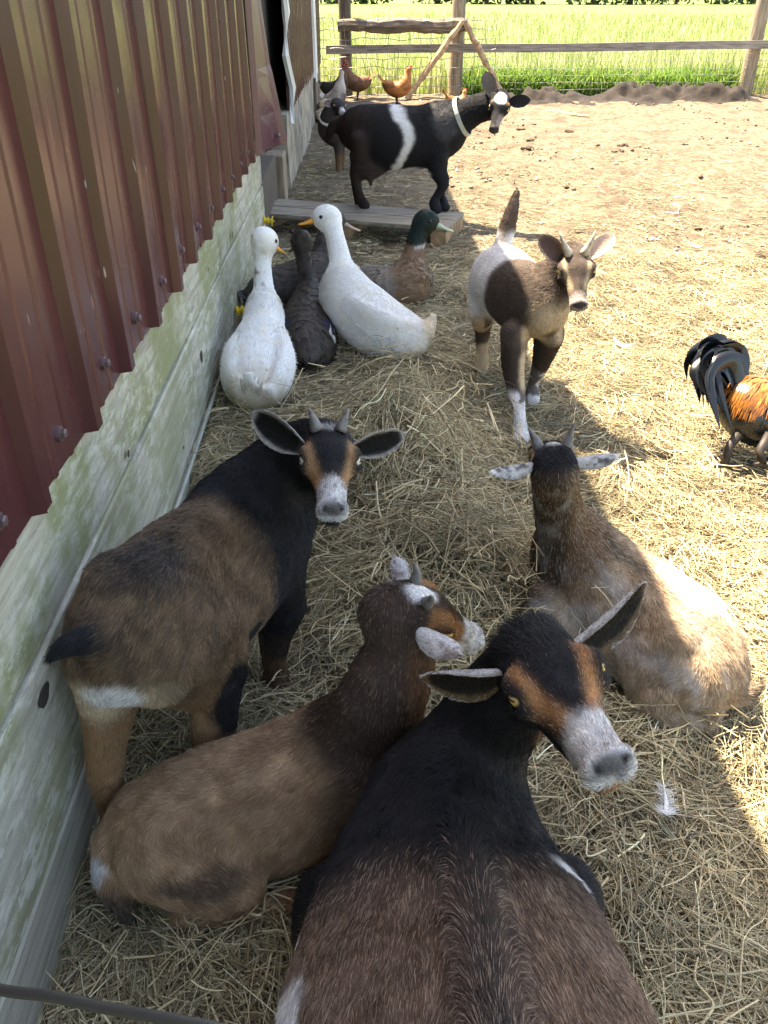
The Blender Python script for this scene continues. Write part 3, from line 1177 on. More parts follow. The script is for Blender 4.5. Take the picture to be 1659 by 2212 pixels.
# --- things on the wall
rod = MB()
rod.tube([(WX + .006, 1.22, .168), (WX + .012, 2.0, .178), (WX + .014, 2.96, .20)], .006, 8)
tag(rod.build('rod', M_PIPE, None, True), 'thin grey rod running along the foot of the boards', 'rod')
def insulator(p, label, tilt):
    m = MB()
    p = np.asarray(p, float)
    d = unit(A(1, 0, tilt))
    prof = [(0, .013), (.004, .022), (.010, .022), (.013, .012), (.021, .012), (.024, .019), (.030, .019), (.033, .012), (.043, .013), (.046, .026), (.051, .026), (.053, .010)]
    m.tube([p + d * (a + .001) for a, _ in prof], [b for _, b in prof], 16, up=(0, 1, 0))
    o = m.build('insulator', M_YELLOW, None, False)
    tag(o, label, 'insulator', 'yellow insulators on the boards')
    MB().tube([p - d * .004, p + d * .058, p + d * .062], [.005, .005, .003], 8, up=(0, 1, 0)).build('nail', M_WIRE, o)
insulator((WX + .001, 3.25, .225), 'yellow spool insulator on the boards beside the left white duck', .2)
insulator((WX - .003, 4.50, .30), 'yellow spool insulator at the wall end beside the pallet', -.1)

# --- pallet
pal = empty('pallet', (0, 5.1, .1))
tag(pal, 'weathered wooden pallet that the belted doe stands on', 'pallet')
pu, pv = unit(A(1.08, -.42, 0)), unit(A(.42, 1.08, 0))
pc = A(.045, 5.16, 0)
Rm = np.array([pu, pv, [0, 0, 1]]).T
for k in range(2):
    c = pc + pv * (-.215 + .195 * k) + A(0, 0, .207 + .002 * (k % 2))
    MB().box(c, (1.20 - .01 * (k % 2), .19, .022), Rm).build('deck_board', M_PALLET, pal, bevel=.003)
for k, a in enumerate((-.55, -.02, .55)):
    MB().box(pc + pu * a - pv * .12 + A(0, 0, .145), (.09, .37, .10), Rm).build('stringer', M_PALLET2, pal, bevel=.004)
for k in (-1, 1):
    MB().box(pc + pv * (-.12 + .13 * k) + A(0, 0, .083), (1.19, .10, .02), Rm).build('bottom_board', M_PALLET, pal, bevel=.003)

# --- fence
fence = empty('fence', (2, 13.2, 0))
tag(fence, 'weathered rail fence with wire netting at the back of the yard', 'fence')
def post(x, y, r, lean, h=1.7, mt=M_WOOD_GR):
    r_ = np.random.default_rng(int(x * 10) + 20)
    pts = [(x + lean * t, y, -.1 + h * t) for t in np.linspace(0, 1, 9)]
    MB().tube(pts, [r * (1 + r_.normal(0, .03)) for _ in pts], 12).build('post', mt, fence, True)
post(-.12, 13.24, .085, .0, mt=M_WOOD_DK)
post(1.43, 13.24, .095, .02)
post(5.66, 13.28, .10, .03)
def rail(x0, x1, z0, z1, y, h, th, mt, nm='rail'):
    r_ = np.random.default_rng(7)
    n = 22
    vs, fs = [], []
    for i in range(n + 1):
        t = i / n
        x = x0 + (x1 - x0) * t
        z = z0 + (z1 - z0) * t + .006 * math.sin(t * 9)
        hh = h * (1 + r_.normal(0, .02))
        for a, b in ((0, -.5), (1, -.5), (1, .5), (0, .5)):
            vs.append((x, y + a * th, z + b * hh))
    for i in range(n):
        for j in range(4):
            k = (j + 1) % 4
            fs.append((i * 4 + j, i * 4 + 4 + j, i * 4 + 4 + k, i * 4 + k))
    fs += [(0, 1, 2, 3), (4 * n + 3, 4 * n + 2, 4 * n + 1, 4 * n)]
    return MB().add(vs, fs).build(nm, mt, fence)
rail(-.39, 5.9, .655, .71, 13.10, .105, .035, M_RAIL)
rail(5.9, 9.5, .71, .72, 13.12, .105, .035, M_RAIL)
# split beam across the two left posts
r_ = np.random.default_rng(8)
pts = [(-.22 + 1.76 * t, 13.06, .945 + .012 * math.sin(t * 14)) for t in np.linspace(0, 1, 20)]
MB().tube(pts, [.085 * (1 + r_.normal(0, .09)) for _ in pts], 9).build('beam', M_LOG_DK, fence)
# wire netting
m = MB()
for k in range(9):
    z = .10 + .115 * k
    pts = [(x, 13.0 + .02 * math.sin(x * 3 + k), z + .012 * math.sin(x * 7.3 + k * 2.1) + .008 * math.sin(x * 17 + k)) for x in np.linspace(-.46, 1.95, 46)]
    m.tube(pts, .0042, 4, False)
for k in range(17):
    x = -.42 + .148 * k
    pts = [(x + .012 * math.sin(z * 9 + k), 13.0 + .02 * math.sin(x * 3), z) for z in np.linspace(.04, 1.05, 9)]
    m.tube(pts, .0034, 4, False)
for k in range(7):
    z = .06 + .09 * k
    pts = [(x, 13.20 + .01 * math.sin(x * 3 + k), z + .006 * math.sin(x * 5.3 + k * 2.1)) for x in np.linspace(1.95, 9.0, 70)]
    m.tube(pts, .0032, 4, False)
for k in range(70):
    x = 1.98 + .10 * k
    m.tube([(x, 13.20, .03), (x + .01, 13.20, .62)], .0026, 4, False)
m.build('wire_netting', M_WIRE, fence)['kind'] = 'stuff'

def prop(a, b, r, label, seed):
    r_ = np.random.default_rng(seed)
    a, b = np.asarray(a, float), np.asarray(b, float)
    pts = [a + (b - a) * t + A(r_.normal(0, .008), 0, r_.normal(0, .008)) for t in np.linspace(0, 1, 14)]
    o = MB().tube(pts, [r * (1 + r_.normal(0, .14)) for _ in pts], 7).build('split_log', M_LOG, None)
    tag(o, label, 'log', 'split logs propped against the fence')
prop((1.46, 12.93, 1.0), (.72, 12.80, .08), .042, 'rough split log leaning from the fence beam down to the left', 2)
prop((1.50, 12.93, 1.0), (2.08, 12.82, .09), .040, 'rough split log leaning from the fence beam down to the right', 3)

# --- dark heap along the fence
xs, ys = np.arange(1.9, 5.75, .035), np.arange(12.15, 13.15, .035)
def heap_z(X, Y):
    P = np.stack([X.ravel(), Y.ravel(), X.ravel() * 0], 1)
    lump = (fbm(P, 8, 3, 4)).reshape(X.shape)
    lump = np.clip(.5 + (lump - .5) * 1.7, 0, 1)
    env = np.exp(-((Y - 12.72 - .1 * np.sin(X * 2)) / .27) ** 2) * sstep(1.95, 2.3, X) * (1 - sstep(5.1, 5.7, X))
    hgt = .13 + .05 * np.sin(X * 2.1 - 2.2) + .04 * np.sin(X * 5.3)
    return .0 + .05 + env * hgt * (.35 + 1.3 * lump) + (lump - .5) * .04
heap = grid_sheet('manure_heap', xs, ys, heap_z, plain('dark_manure', (.016, .010, .0065), .95, noise=.6, scale=14, bump=1.0))
tag(heap, 'long dark heap of manure along the foot of the fence', 'heap', kind='thing')

M_KNOT = plain('dark_knot', (.035, .028, .02), .9)
for (y, z, a, b) in ((1.55, .485, .010, .008), (.93, .40, .024, .016), (2.46, .345, .016, .020), (2.05, .24, .006, .006), (1.32, .30, .005, .005), (3.35, .50, .010, .014), (3.7, .36, .008, .008), (2.75, .53, .006, .012)):
    vs = [(WX + .0025 + .003 * math.sin(y * 1.7), y, z)] + [(WX + .0022 + .003 * math.sin(y * 1.7), y + a * math.cos(t) * (1 + .2 * math.sin(3 * t)), z + b * math.sin(t)) for t in np.linspace(0, 2 * math.pi, 13)[:-1]]
    MB().add(vs, [(0, 1 + k, 1 + (k + 1) % 12) for k in range(12)]).build('knot', M_KNOT, barn)
# ------------------------------------------------------------------ hay, grass, far trees
M_HAY = coat_mat('hay_strand', .6, .3)
def translucent_mat(name, fac):
    m = coat_mat(name, .5, .3)
    nt = m.node_tree
    b = nt.nodes['Principled BSDF']
    at_ = [n for n in nt.nodes if n.type == 'ATTRIBUTE'][0]
    tr = nt.nodes.new('ShaderNodeBsdfTranslucent')
    nt.links.new(at_.outputs['Color'], tr.inputs['Color'])
    mx = nt.nodes.new('ShaderNodeMixShader')
    mx.inputs[0].default_value = fac
    nt.links.new(b.outputs[0], mx.inputs[1])
    nt.links.new(tr.outputs[0], mx.inputs[2])
    nt.links.new(mx.outputs[0], nt.nodes['Material Output'].inputs['Surface'])
    return m
M_GRASS = translucent_mat('grass_blade', .45)

def hay_cover(name, n, xr, yr, label, seed, lay, lens, rad, wfun=None, dark=1.0, pitch=.16, pale=0.0):
    r = np.random.default_rng(seed)
    x = xr[0] + (xr[1] - xr[0]) * r.random(n * 3)
    y = yr[0] + (yr[1] - yr[0]) * r.random(n * 3)
    if wfun is not None:
        k = r.random(n * 3) < wfun(x, y)
        x, y = x[k], y[k]
    x, y = x[:n], y[:n]
    n = len(x)
    P3 = np.stack([x, y, x * 0], 1)
    cl = np.clip((fbm(P3, 6.5, seed) - .5) * 2.6 + .5, 0, 1)
    cl2 = np.clip((fbm(P3, 11, seed + 9) - .5) * 2.6 + .5, 0, 1)
    th = vnoise(P3, 5, seed + 4) * 9 + r.normal(0, 1.0, n)
    L = lens[0] + (lens[1] - lens[0]) * r.random(n) ** 1.7
    cv = r.normal(0, .22, n)
    bend = np.where(r.random(n) < .25, r.normal(0, .7, n), r.normal(0, .08, n))
    pt = np.abs(r.normal(0, pitch, n)) * np.where(r.random(n) < .5, 1, -1)
    h0 = r.exponential(lay, n) * (.35 + 1.5 * cl)
    pts = []
    px, py = x.copy(), y.copy()
    s = np.zeros(n)
    for k in range(4):
        z = ground_z(px, py) + h0 + pt * (s - L * .5) + .001
        z = np.maximum(z, ground_z(px, py) + .0005)
        pts.append(np.stack([px, py, z], 1))
        a = th + cv * (k - 1) * .6 + bend * (k == 1)
        px = px + np.cos(a) * L / 3
        py = py + np.sin(a) * L / 3
        s = s + L / 3
    for q in pts:
        q[:, 0] = np.maximum(q[:, 0], WX + .004)
    pal = np.array([(.40, .32, .185), (.50, .42, .26), (.30, .255, .15), (.21, .155, .085), (.33, .29, .18), (.60, .52, .34)])
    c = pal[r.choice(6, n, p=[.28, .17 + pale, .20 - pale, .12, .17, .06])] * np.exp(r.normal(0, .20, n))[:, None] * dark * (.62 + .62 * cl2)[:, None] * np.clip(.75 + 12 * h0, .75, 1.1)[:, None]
    rr = rad * (.45 + .55 * r.random(n) + 1.5 * r.random(n) ** 6)
    o = strands(name, *pts, rr, np.clip(c, .01, .8), M_HAY, None, tip=.6)
    tag(o, label, 'hay', kind='stuff')
    return o

def cone_w(x, y):
    d = np.hypot(x, y)
    infr = (x < .62 * y + .75) & (x > -.5)
    return infr * np.clip(1.15 / (.35 + d), 0, 1) ** 1.35
HAYN = 1.0
hay_cover('hay', int(190000 * HAYN), (-.49, 3.2), (.25, 4.4), 'loose dried hay strewn over the yard beside the barn', 1, .010, (.035, .15), .00105, cone_w)
hay_cover('hay_litter', int(60000 * HAYN), (-.45, 5.6), (2.4, 9.0), 'short bits of straw trodden into the open yard', 2, .004, (.03, .10), .0017,
          lambda x, y: (x < .52 * y + .6) * np.clip(1.5 - .13 * y - .09 * x, .08, 1) * np.clip(2.2 / y, 0, 1), pitch=.08, pale=.08)
# thicker heaps of hay
hay_cover('hay_heap', 24000, (-.40, .62), (1.95, 2.70), 'heaped hay in front of the ducks', 3, .026, (.05, .17), .0012,
          lambda x, y: np.exp(-((x - .12) / .22) ** 2 - ((y - 2.14) / .18) ** 2), pitch=.3)
hay_cover('hay_heap', 13000, (-.1, .6), (1.3, 2.0), 'low heap of hay between the resting goats', 4, .028, (.05, .16), .0012,
          lambda x, y: np.exp(-((x - .20) / .24) ** 2 - ((y - 1.65) / .24) ** 2), pitch=.3)

# meadow grass beyond the fence
def grass(name, n, xr, yr, hgt, rad, label, seed, cols, wfun=None, z0=-.1, lean=.25):
    r = np.random.default_rng(seed)
    x = xr[0] + (xr[1] - xr[0]) * r.random(n * 2)
    y = yr[0] + (yr[1] - yr[0]) * r.random(n * 2) ** 1.6
    if wfun is not None:
        k = r.random(n * 2) < wfun(x, y)
        x, y = x[k], y[k]
    x, y = x[:n], y[:n]
    n = len(x)
    P = np.stack([x, y, x * 0], 1)
    H = (hgt[0] + (hgt[1] - hgt[0]) * r.random(n)) * (.55 + .9 * fbm(P, .35, 5))
    a = r.random(n) * 2 * math.pi
    ln = r.random(n) * lean
    d = np.stack([np.cos(a), np.sin(a)], 1) * (ln * H)[:, None]
    b = np.stack([x, y, np.full(n, z0)], 1)
    def q(t, f):
        o = b.copy()
        o[:, :2] += d * f
        o[:, 2] += H * t
        return o
    cols = np.array(cols)
    c = cols[r.choice(len(cols), n)] * np.exp(r.normal(0, .2, n))[:, None]
    rr = rad * (.6 + .8 * r.random(n)) * (1 + .05 * (y - yr[0]))
    o = strands(name, q(0, 0), q(.4, .15), q(.75, .5), q(1, 1.1), rr, np.clip(c, .01, .8), M_GRASS, None, tip=.25)
    tag(o, label, 'grass', kind='stuff')
GC = [(.26, .34, .09), (.35, .42, .14), (.48, .49, .24), (.19, .26, .06), (.58, .53, .32)]
fr = lambda x, y: (x < .52 * y + 1) & (x > -.10 * y + .6)
grass('meadow_grass', 42000, (-3, 26), (13.45, 46), (.45, .75), .006, 'tall sunlit meadow grass behind the fence', 1, GC, fr)
grass('weeds', 5000, (1.6, 5.6), (13.35, 14.2), (.2, .55), .010, 'leafy green weeds growing through the foot of the fence', 2, [(.10, .20, .03), (.15, .26, .05), (.2, .3, .06)], None, lean=.8)

# a belt of trees closes the field
ORD = 'first second third fourth fifth sixth seventh eighth ninth tenth eleventh twelfth thirteenth fourteenth fifteenth sixteenth seventeenth eighteenth nineteenth twentieth'.split()
def far_tree(x, y, h, w, seed, label):
    r = np.random.default_rng(seed)
    root = empty('tree', (x, y, -.1))
    tag(root, label, 'tree', 'trees at the far edge of the field')
    MB().tube([(x, y, -.2), (x + .2, y, h * .35), (x, y, h * .75)], [.035 * h, .025 * h, .01 * h], 7).build('trunk', M_WOOD_DK, root)
    n = 1400
    u = r.normal(0, 1, (n, 3))
    u /= np.linalg.norm(u, axis=1)[:, None]
    rad = r.random(n) ** .4
    c = np.array([x, y, h * .42]) + u * rad[:, None] * np.array([w, w, h * .50]) * (.75 + .5 * vnoise(u * 2 + seed, 1.5))[:, None]
    vs, fs = [], []
    s = .045 * h * (.6 + .8 * r.random(n))
    a, b = r.normal(0, 1, (n, 3)), r.normal(0, 1, (n, 3))
    a /= np.linalg.norm(a, axis=1)[:, None]
    b /= np.linalg.norm(b, axis=1)[:, None]
    V = np.stack([c - a * s[:, None], c + b * s[:, None] * .6, c + a * s[:, None], c - b * s[:, None] * .6], 1).reshape(-1, 3)
    Q = np.arange(4 * n).reshape(-1, 4)
    mesh_obj('crown', V, Q, M_LEAF, root)
M_LEAF = plain('tree_leaves', (.05, .095, .022), .7, noise=.4, scale=.4)
r_ = np.random.default_rng(12)
for k in range(15):
    x = -20 + 8.6 * k + r_.normal(0, 1.2)
    y = 175 + r_.normal(0, 6)
    far_tree(x, y, 10 + 5 * r_.random(), 5.4 + 1.4 * r_.random(), 30 + k, 'green tree closing the far field, %s from the left of its row' % ORD[k])

# ------------------------------------------------------------------ feathers, stick, wire
M_FEATHER = plain('white_feather', (.72, .71, .68), .6)
def feather(p, L, ang, mat, label, curl=.25, w=.28, group='white feathers fallen on the ground', cat='feather'):
    n = 8
    d = A(math.cos(ang), math.sin(ang), 0)
    s = A(-d[1], d[0], 0)
    vs, fs = [], []
    for i in range(n + 1):
        t = i / n
        ww = L * w * math.sin(math.pi * min(1, .08 + t * .9)) ** .7
        c = np.asarray(p) + d * L * (t - .5) + s * L * .18 * (t - .5) ** 2 * 4 + A(0, 0, curl * L * (2 * (t - .5)) ** 2 + .002)
        for j in (-1, 0, 1):
            vs.append(c + s * ww * .5 * j + A(0, 0, .14 * ww * abs(j) + .0015 * math.sin(9 * t + j)))
    for i in range(n):
        for j in range(2):
            a = i * 3 + j
            fs.append((a, a + 1, a + 4, a + 3))
    o = MB().add(vs, fs).build('feather', mat, None, True)
    so = o.modifiers.new('solid', 'SOLIDIFY')
    so.thickness = .0008
    tag(o, label, cat, group)
    return o
spots = [(1345, 750, .10), (1490, 560, .06), (1505, 535, .06), (1462, 548, .04), (1575, 522, .05), (1418, 518, .04), (1455, 562, .03), (1380, 462, .04), (1190, 442, .03), (1410, 470, .035), (1180, 545, .03), (1290, 405, .04), (1520, 640, .035), (1300, 590, .03), (1210, 650, .03), (1640, 740, .03), (1430, 1195, .04), (1355, 1060, .035), (1330, 1020, .04), (1580, 330, .06)]
spots = spots[:1] + sorted(spots[1:])
for k, (px, py, L) in enumerate(spots):
    p = on(px, py, float(ground_z(*on(px, py, .08)[:2])) + .014)
    if k == 0: lb, gr = 'largest white feather, lying in the sun between the kid and the rooster', None
    else: lb, gr = 'small white feather on the open yard, %s from the left of the small ones' % ORD[k - 1], 'white feathers fallen on the ground'
    feather(p, L, r_.random() * 6.28, M_FEATHER, lb, group=gr)
p = on(1437, 1762, .055)
fth = feather(p + A(0, 0, .012), .060, 1.25, M_FEATHER, 'curled white down feather on the shaded hay by the doe\'s muzzle', curl=.45, w=.16, group=None)
n_ = 260
t_ = r_.random(n_)
s_ = np.where(r_.random(n_) < .5, -1, 1)
d_ = A(math.cos(1.25), math.sin(1.25), 0)
sd_ = A(-d_[1], d_[0], 0)
q0 = p + A(0, 0, .014) + d_ * .060 * (t_[:, None] - .5) + sd_ * .060 * .18 * ((t_ - .5) ** 2 * 4)[:, None] + A(0, 0, 1) * (.45 * .06 * (2 * (t_ - .5)) ** 2)[:, None]
dr = (sd_ * s_[:, None] + d_ * .55 + r_.normal(0, .3, (n_, 3)) + A(0, 0, .25)) * (.010 + .008 * r_.random(n_))[:, None]
strands('barbs', q0, q0 + dr * .4, q0 + dr * .75 + A(0, 0, .001), q0 + dr + A(0, 0, .001), .00022, np.full((n_, 3), .72), M_HAY, fth)
a, b = on(1178, 240, .07), on(1272, 252, .07)
MB().tube([a, a * .66 + b * .34 + A(0, .06, 0), a * .33 + b * .67 + A(0, -.03, 0), b], [.02, .024, .02, .012], 7).build('stick', M_WOOD_GR, None)
tag(bpy.data.objects['stick'], 'bare stick lying on the sunlit dirt before the manure heap', 'stick')
# dung and clods in the open yard
M_CLOD = plain('dark_clod', (.05, .032, .02), .95, noise=.5, scale=40, bump=.8)
CLODS = ['wide dark dung clod below and right of the belted doe muzzle', 'dark dung clod just above the widest clod by the doe', 'larger dark clod behind the upright tail of the walking kid', 'smaller dark clod right beside the one behind the kid tail', 'dark dung clod nearest the belted doe face', 'dark clod just below the bare stick', 'dark clod at the right edge of the picture', 'small dark clod above the rooster near the right edge', 'small dark clod alone in the middle of the far yard']
for k, (px, py, s) in enumerate([(1148, 320, .07), (1145, 300, .05), (1215, 555, .06), (1232, 550, .04), (1130, 275, .05), (1232, 278, .05), (1650, 560, .05), (1590, 700, .04), (1350, 310, .05)]):
    p = on(px, py, .10)
    p[2] = float(ground_z(p[0], p[1])) + .01
    r2 = np.random.default_rng(k)
    m = MB()
    for j in range(5):
        m.ball(p + A(r2.normal(0, s * .5), r2.normal(0, s * .35), s * .15 * r2.random()), A(s * .55, s * .45, s * .3) * (.6 + .6 * r2.random()), 7, 5)
    tag(m.build('clod', M_CLOD, None), CLODS[k], 'clod', 'dung clods in the open yard')
# dark wire crossing the near left corner
pts = [at(-160, 2095, .62), at(0, 2138, .60), at(110, 2152, .59), at(230, 2178, .58), at(360, 2200, .57), at(520, 2235, .56), at(760, 2320, .55)]
wire = MB().tube(catmull(np.array(pts), 5), .0042, 8).build('cable', plain('dark_cable', (.05, .045, .035), .5), None, True)
tag(wire, 'dark cable crossing the near left corner in front of the boards', 'cable')

# crumbs of soil and dung trodden into the open yard
def crumbs(n, seed):
    r = np.random.default_rng(seed)
    y = 3.6 + 9.0 * r.random(n * 3) ** 1.1
    x = -.4 + 6.5 * r.random(n * 3)
    P = np.stack([x, y, x * 0], 1)
    k = (x < .5 * y + .3) & (r.random(n * 3) < np.clip((fbm(P, 1.3, 8) - .50) * 9, .02, 1))
    x, y = x[k][:n], y[k][:n]
    n = len(x)
    s = .004 + .020 * r.random(n) ** 4
    oc = np.array([[1, 0, 0], [-1, 0, 0], [0, 1, 0], [0, -1, 0], [0, 0, .8], [0, 0, -.5]], float)
    V = oc[None] * s[:, None, None] * (.6 + .8 * r.random((n, 6, 1)))
    a = r.random(n) * 6.28
    ca, sa = np.cos(a)[:, None], np.sin(a)[:, None]
    X, Y = V[:, :, 0] * ca - V[:, :, 1] * sa, V[:, :, 0] * sa + V[:, :, 1] * ca
    V[:, :, 0], V[:, :, 1] = X, Y
    V += np.stack([x, y, yard_z(x, y) + .3 * s], 1)[:, None, :]
    f = np.array([[0, 2, 4], [2, 1, 4], [1, 3, 4], [3, 0, 4], [2, 0, 5], [1, 2, 5], [3, 1, 5], [0, 3, 5]])
    Q = (np.arange(n)[:, None, None] * 6 + f[None]).reshape(-1, 3)
    pal = np.array([(.05, .033, .022), (.10, .07, .045), (.17, .12, .08), (.30, .24, .16), (.45, .40, .32)])
    c = np.repeat(pal[r.choice(5, n, p=[.3, .25, .2, .17, .08])], 6, 0)
    o = mesh_obj('soil_crumbs', V.reshape(-1, 3), Q, M_HAY, None, False, c)
    tag(o, 'crumbs of soil and dung scattered over the open yard', 'soil', kind='stuff')
crumbs(3200, 5)
# ------------------------------------------------------------------ goats
def leg(pts, k=.021, hair=0.0075, flow=1, name='leg', sub=3):
    return Tube(pts, k=k, hair=hair, flow=flow, name=name, sub=sub)

def ear_paint(outer, inner, rim, speck=None, tipc=None):
    def f(U, V):
        u, v, s = U[:, 0], U[:, 1], U[:, 2]
        edge = sstep(.62, .92, np.abs(v) + .15 * (fbm(V, 90, 4) - .5))
        edge = np.maximum(edge, sstep(.88, .98, u))
        n = fbm(V, 130, 9)
        ci = mixc(np.repeat(inner[None], len(U), 0), rim, edge * .8)
        ci = mixc(ci, rim * .8, sstep(.15, .03, u) * .3)
        co = np.repeat(outer[None], len(U), 0)
        if speck is not None:
            co = mixc(co, speck, sstep(.42, .66, n + .2 * (u - .4) - .12 * np.abs(v)) * .85)
        if tipc is not None:
            co = mixc(co, tipc, sstep(.85, .97, u))
        return np.where((s == 0)[:, None], ci, co)
    return f

def build_goat_A():
    # big doe lying in front, back to the viewer, head turned to the right
    H = Head((.2015, .7895, .6339), None, (-.9471, -.2363, -.2171), .205, (.2055, -.9663, .1551))
    tr = Tube([
        (.105, .10, .16, .12, .13), (.108, .22, .20, .19, .19), (.112, .42, .215, .232, .215), (.108, .58, .22, .205, .21),
        (.10, .71, .245, .145, .185), (.095, .79, .27, .10, .15)], k=.05, flow=-1, hair=0.0149, name='trunk', sag=.45)
    nb = H.w(0, .02, -.30)
    nk = Tube([(.11, .74, .27, .098, .13), (.145, .812, .36, .078, .095), (.182, .825, .45, .064, .078), (*nb, .056, .066)], k=.06, up=(0, -1, .5), flow=-1, hair=0.0124, name='neck', sag=.3)
    pr = [tr, nk] + H.prims(hair=0.0060, wide=1.5)
    # withers ridge, spine, folded legs
    pr.append(Tube([(.105, .76, .40, .03), (.115, .60, .415, .022), (.125, .40, .425, .022), (.125, .22, .385, .025)], k=.05, flow=-1, hair=0.0136, name='trunk', sag=.2))
    pr.append(leg([(.285, .70, .14, .06, .10), (.30, .78, .07, .045), (.28, .86, .055, .032), (.22, .80, .05, .03)], name='foreleg', hair=0.0081))
    pr.append(leg([(-.05, .70, .14, .06, .10), (-.07, .78, .07, .045), (-.05, .86, .05, .032), (0, .80, .05, .03)], name='foreleg', hair=0.0081))
    for s in (-1, 1):
        pr.append(leg([(.12 + s * .17, .20, .17, .08, .12), (.12 + s * .24, .36, .10, .06, .08), (.12 + s * .26, .24, .06, .04), (.12 + s * .27, .42, .045, .028)], k=.04, name='hindleg', hair=0.0099))
    def paint(V, nm, q):
        n = fbm(V, 40, 2)
        n2 = fbm(V, 9, 6)
        c = np.repeat(DKBRN[None], len(V), 0)
        yb = V[:, 1] + .06 * (n2 - .5) + .03 * (n - .5)
        c = mixc(A(.115, .068, .044), A(.165, .103, .070), sstep(.3, .7, n))
        # dark dorsal stripe and black fore-quarters
        dors = np.exp(-((V[:, 0] - .125) / .035) ** 2) * sstep(.36, .41, V[:, 2])
        c = mixc(c, CHAR, dors * .75)
        fore = sstep(.55, .68, yb + .10 * (V[:, 2] - .30) - .10 * np.abs(V[:, 0] - .10))
        c = mixc(c, BLACK * 1.05, np.clip(fore + nm.get('neck', 0), 0, 1))
        c = mixc(c, ORANGE * .6, nm.get('foreleg', 0) * (1 - sstep(.11, .17, V[:, 2])))
        # white flashes on the flanks
        c = mixc(c, WHITE, spot(V, (-.105, .50, .26), (.06, .055, .09), .2, .3))
        c = mixc(c, WHITE, spot(V, (-.105, .625, .20), (.03, .035, .07), .2, .3))
        c = mixc(c, WHITE, spot(V, (.265, .655, .335), (.055, .011, .05), .25, .3))
        # tan throat
        c = mixc(c, ORANGE * .5, spot(V, H.w(-.05, .12, -.70), np.array([.03, .035, .05]), .5) * .7)
        hd = nm.get('head', 0)
        f = np.repeat((BLACK * 1.1)[None], len(V), 0)
        x, y, z = q[:, 0] / H.wide * 1.12, q[:, 1], q[:, 2]
        ax_ = np.abs(x)
        # tan stripes from above the eye to the muzzle
        cx = .155 - .10 * sstep(.30, .80, y)
        st = np.exp(-((ax_ - cx + .03 * (n - .5)) / .030) ** 2) * sstep(.20, .27, y) * (1 - sstep(.68, .76, y)) * sstep(-.32, -.22, z)
        f = mixc(f, ORANGE * 1.0, np.clip(st, 0, 1) * .95)
        mz = sstep(.68, .80, y + .14 * (n - .5) + .05 * (1 - ax_ * 8)) 
        grey = mixc(WHITE * .85, A(.25, .25, .26), sstep(.45, .75, fbm(V, 160, 3)))
        f = mixc(f, grey, mz)
        f = mixc(f, A(.11, .105, .11), spot(q, (0, 1.0, -.25), (.11, .06, .075), .5, .3, 12))
        f = mixc(f, ORANGE * .8, sstep(-.37, -.43, z) * sstep(.74, .80, y))
        mouth = np.exp(-((z + .375) / .012) ** 2) * sstep(.76, .82, y)
        f = mixc(f, BLACK, mouth * .8)
        ey = np.linalg.norm((np.stack([np.abs(q[:, 0]), q[:, 1], q[:, 2]], 1) - A(.165 * H.wide, .385, -.155)) / A(.09, .085, .065), axis=1)
        f = mixc(f, A(.02, .018, .018), 1 - sstep(.9, 1.15, ey))
        return mixc(c, f, sstep(.3, .7, hd))
    ep = ear_paint(WHITE * .6, A(.010, .008, .006), A(.16, .10, .05), speck=BLACK * 2, tipc=None)
    ears = [
        dict(base=H.w(-.15 * H.wide, .10, -.18), tip=at(1392, 1262, 1.10), inner=dirv(.45, -.45, .75), width=.034, cup=.55, paint=ep),
        dict(base=H.w(.15 * H.wide, .10, -.18), tip=at(914, 1462, 1.04), inner=dirv(-.15, -.70, .65), width=.034, cup=.55, paint=ep)]
    def hm(V):
        q = H.local(V)
        tuft = sstep(.32, .12, q[:, 1]) * sstep(-.22, -.10, q[:, 2]) * sstep(-.35, -.1, q[:, 1])
        return np.where(V[:, 1] < .75, 1.0, .9) * (1 + 1.8 * tuft * sstep(.27, .18, np.abs(q[:, 0])))
    g = make_goat('goat', 'large black and brown doe lying in front, back to the viewer, head turned right', pr, H, ears, paint, .005, (.12, .4, .02), dens=190000, seed=1, rad=.0003, tipc=(.46, .33, .24), tipw=.22, hairmul=hm)
    H.eyes(g, M_EYE)
    # worn leather collar under the neck
    return g

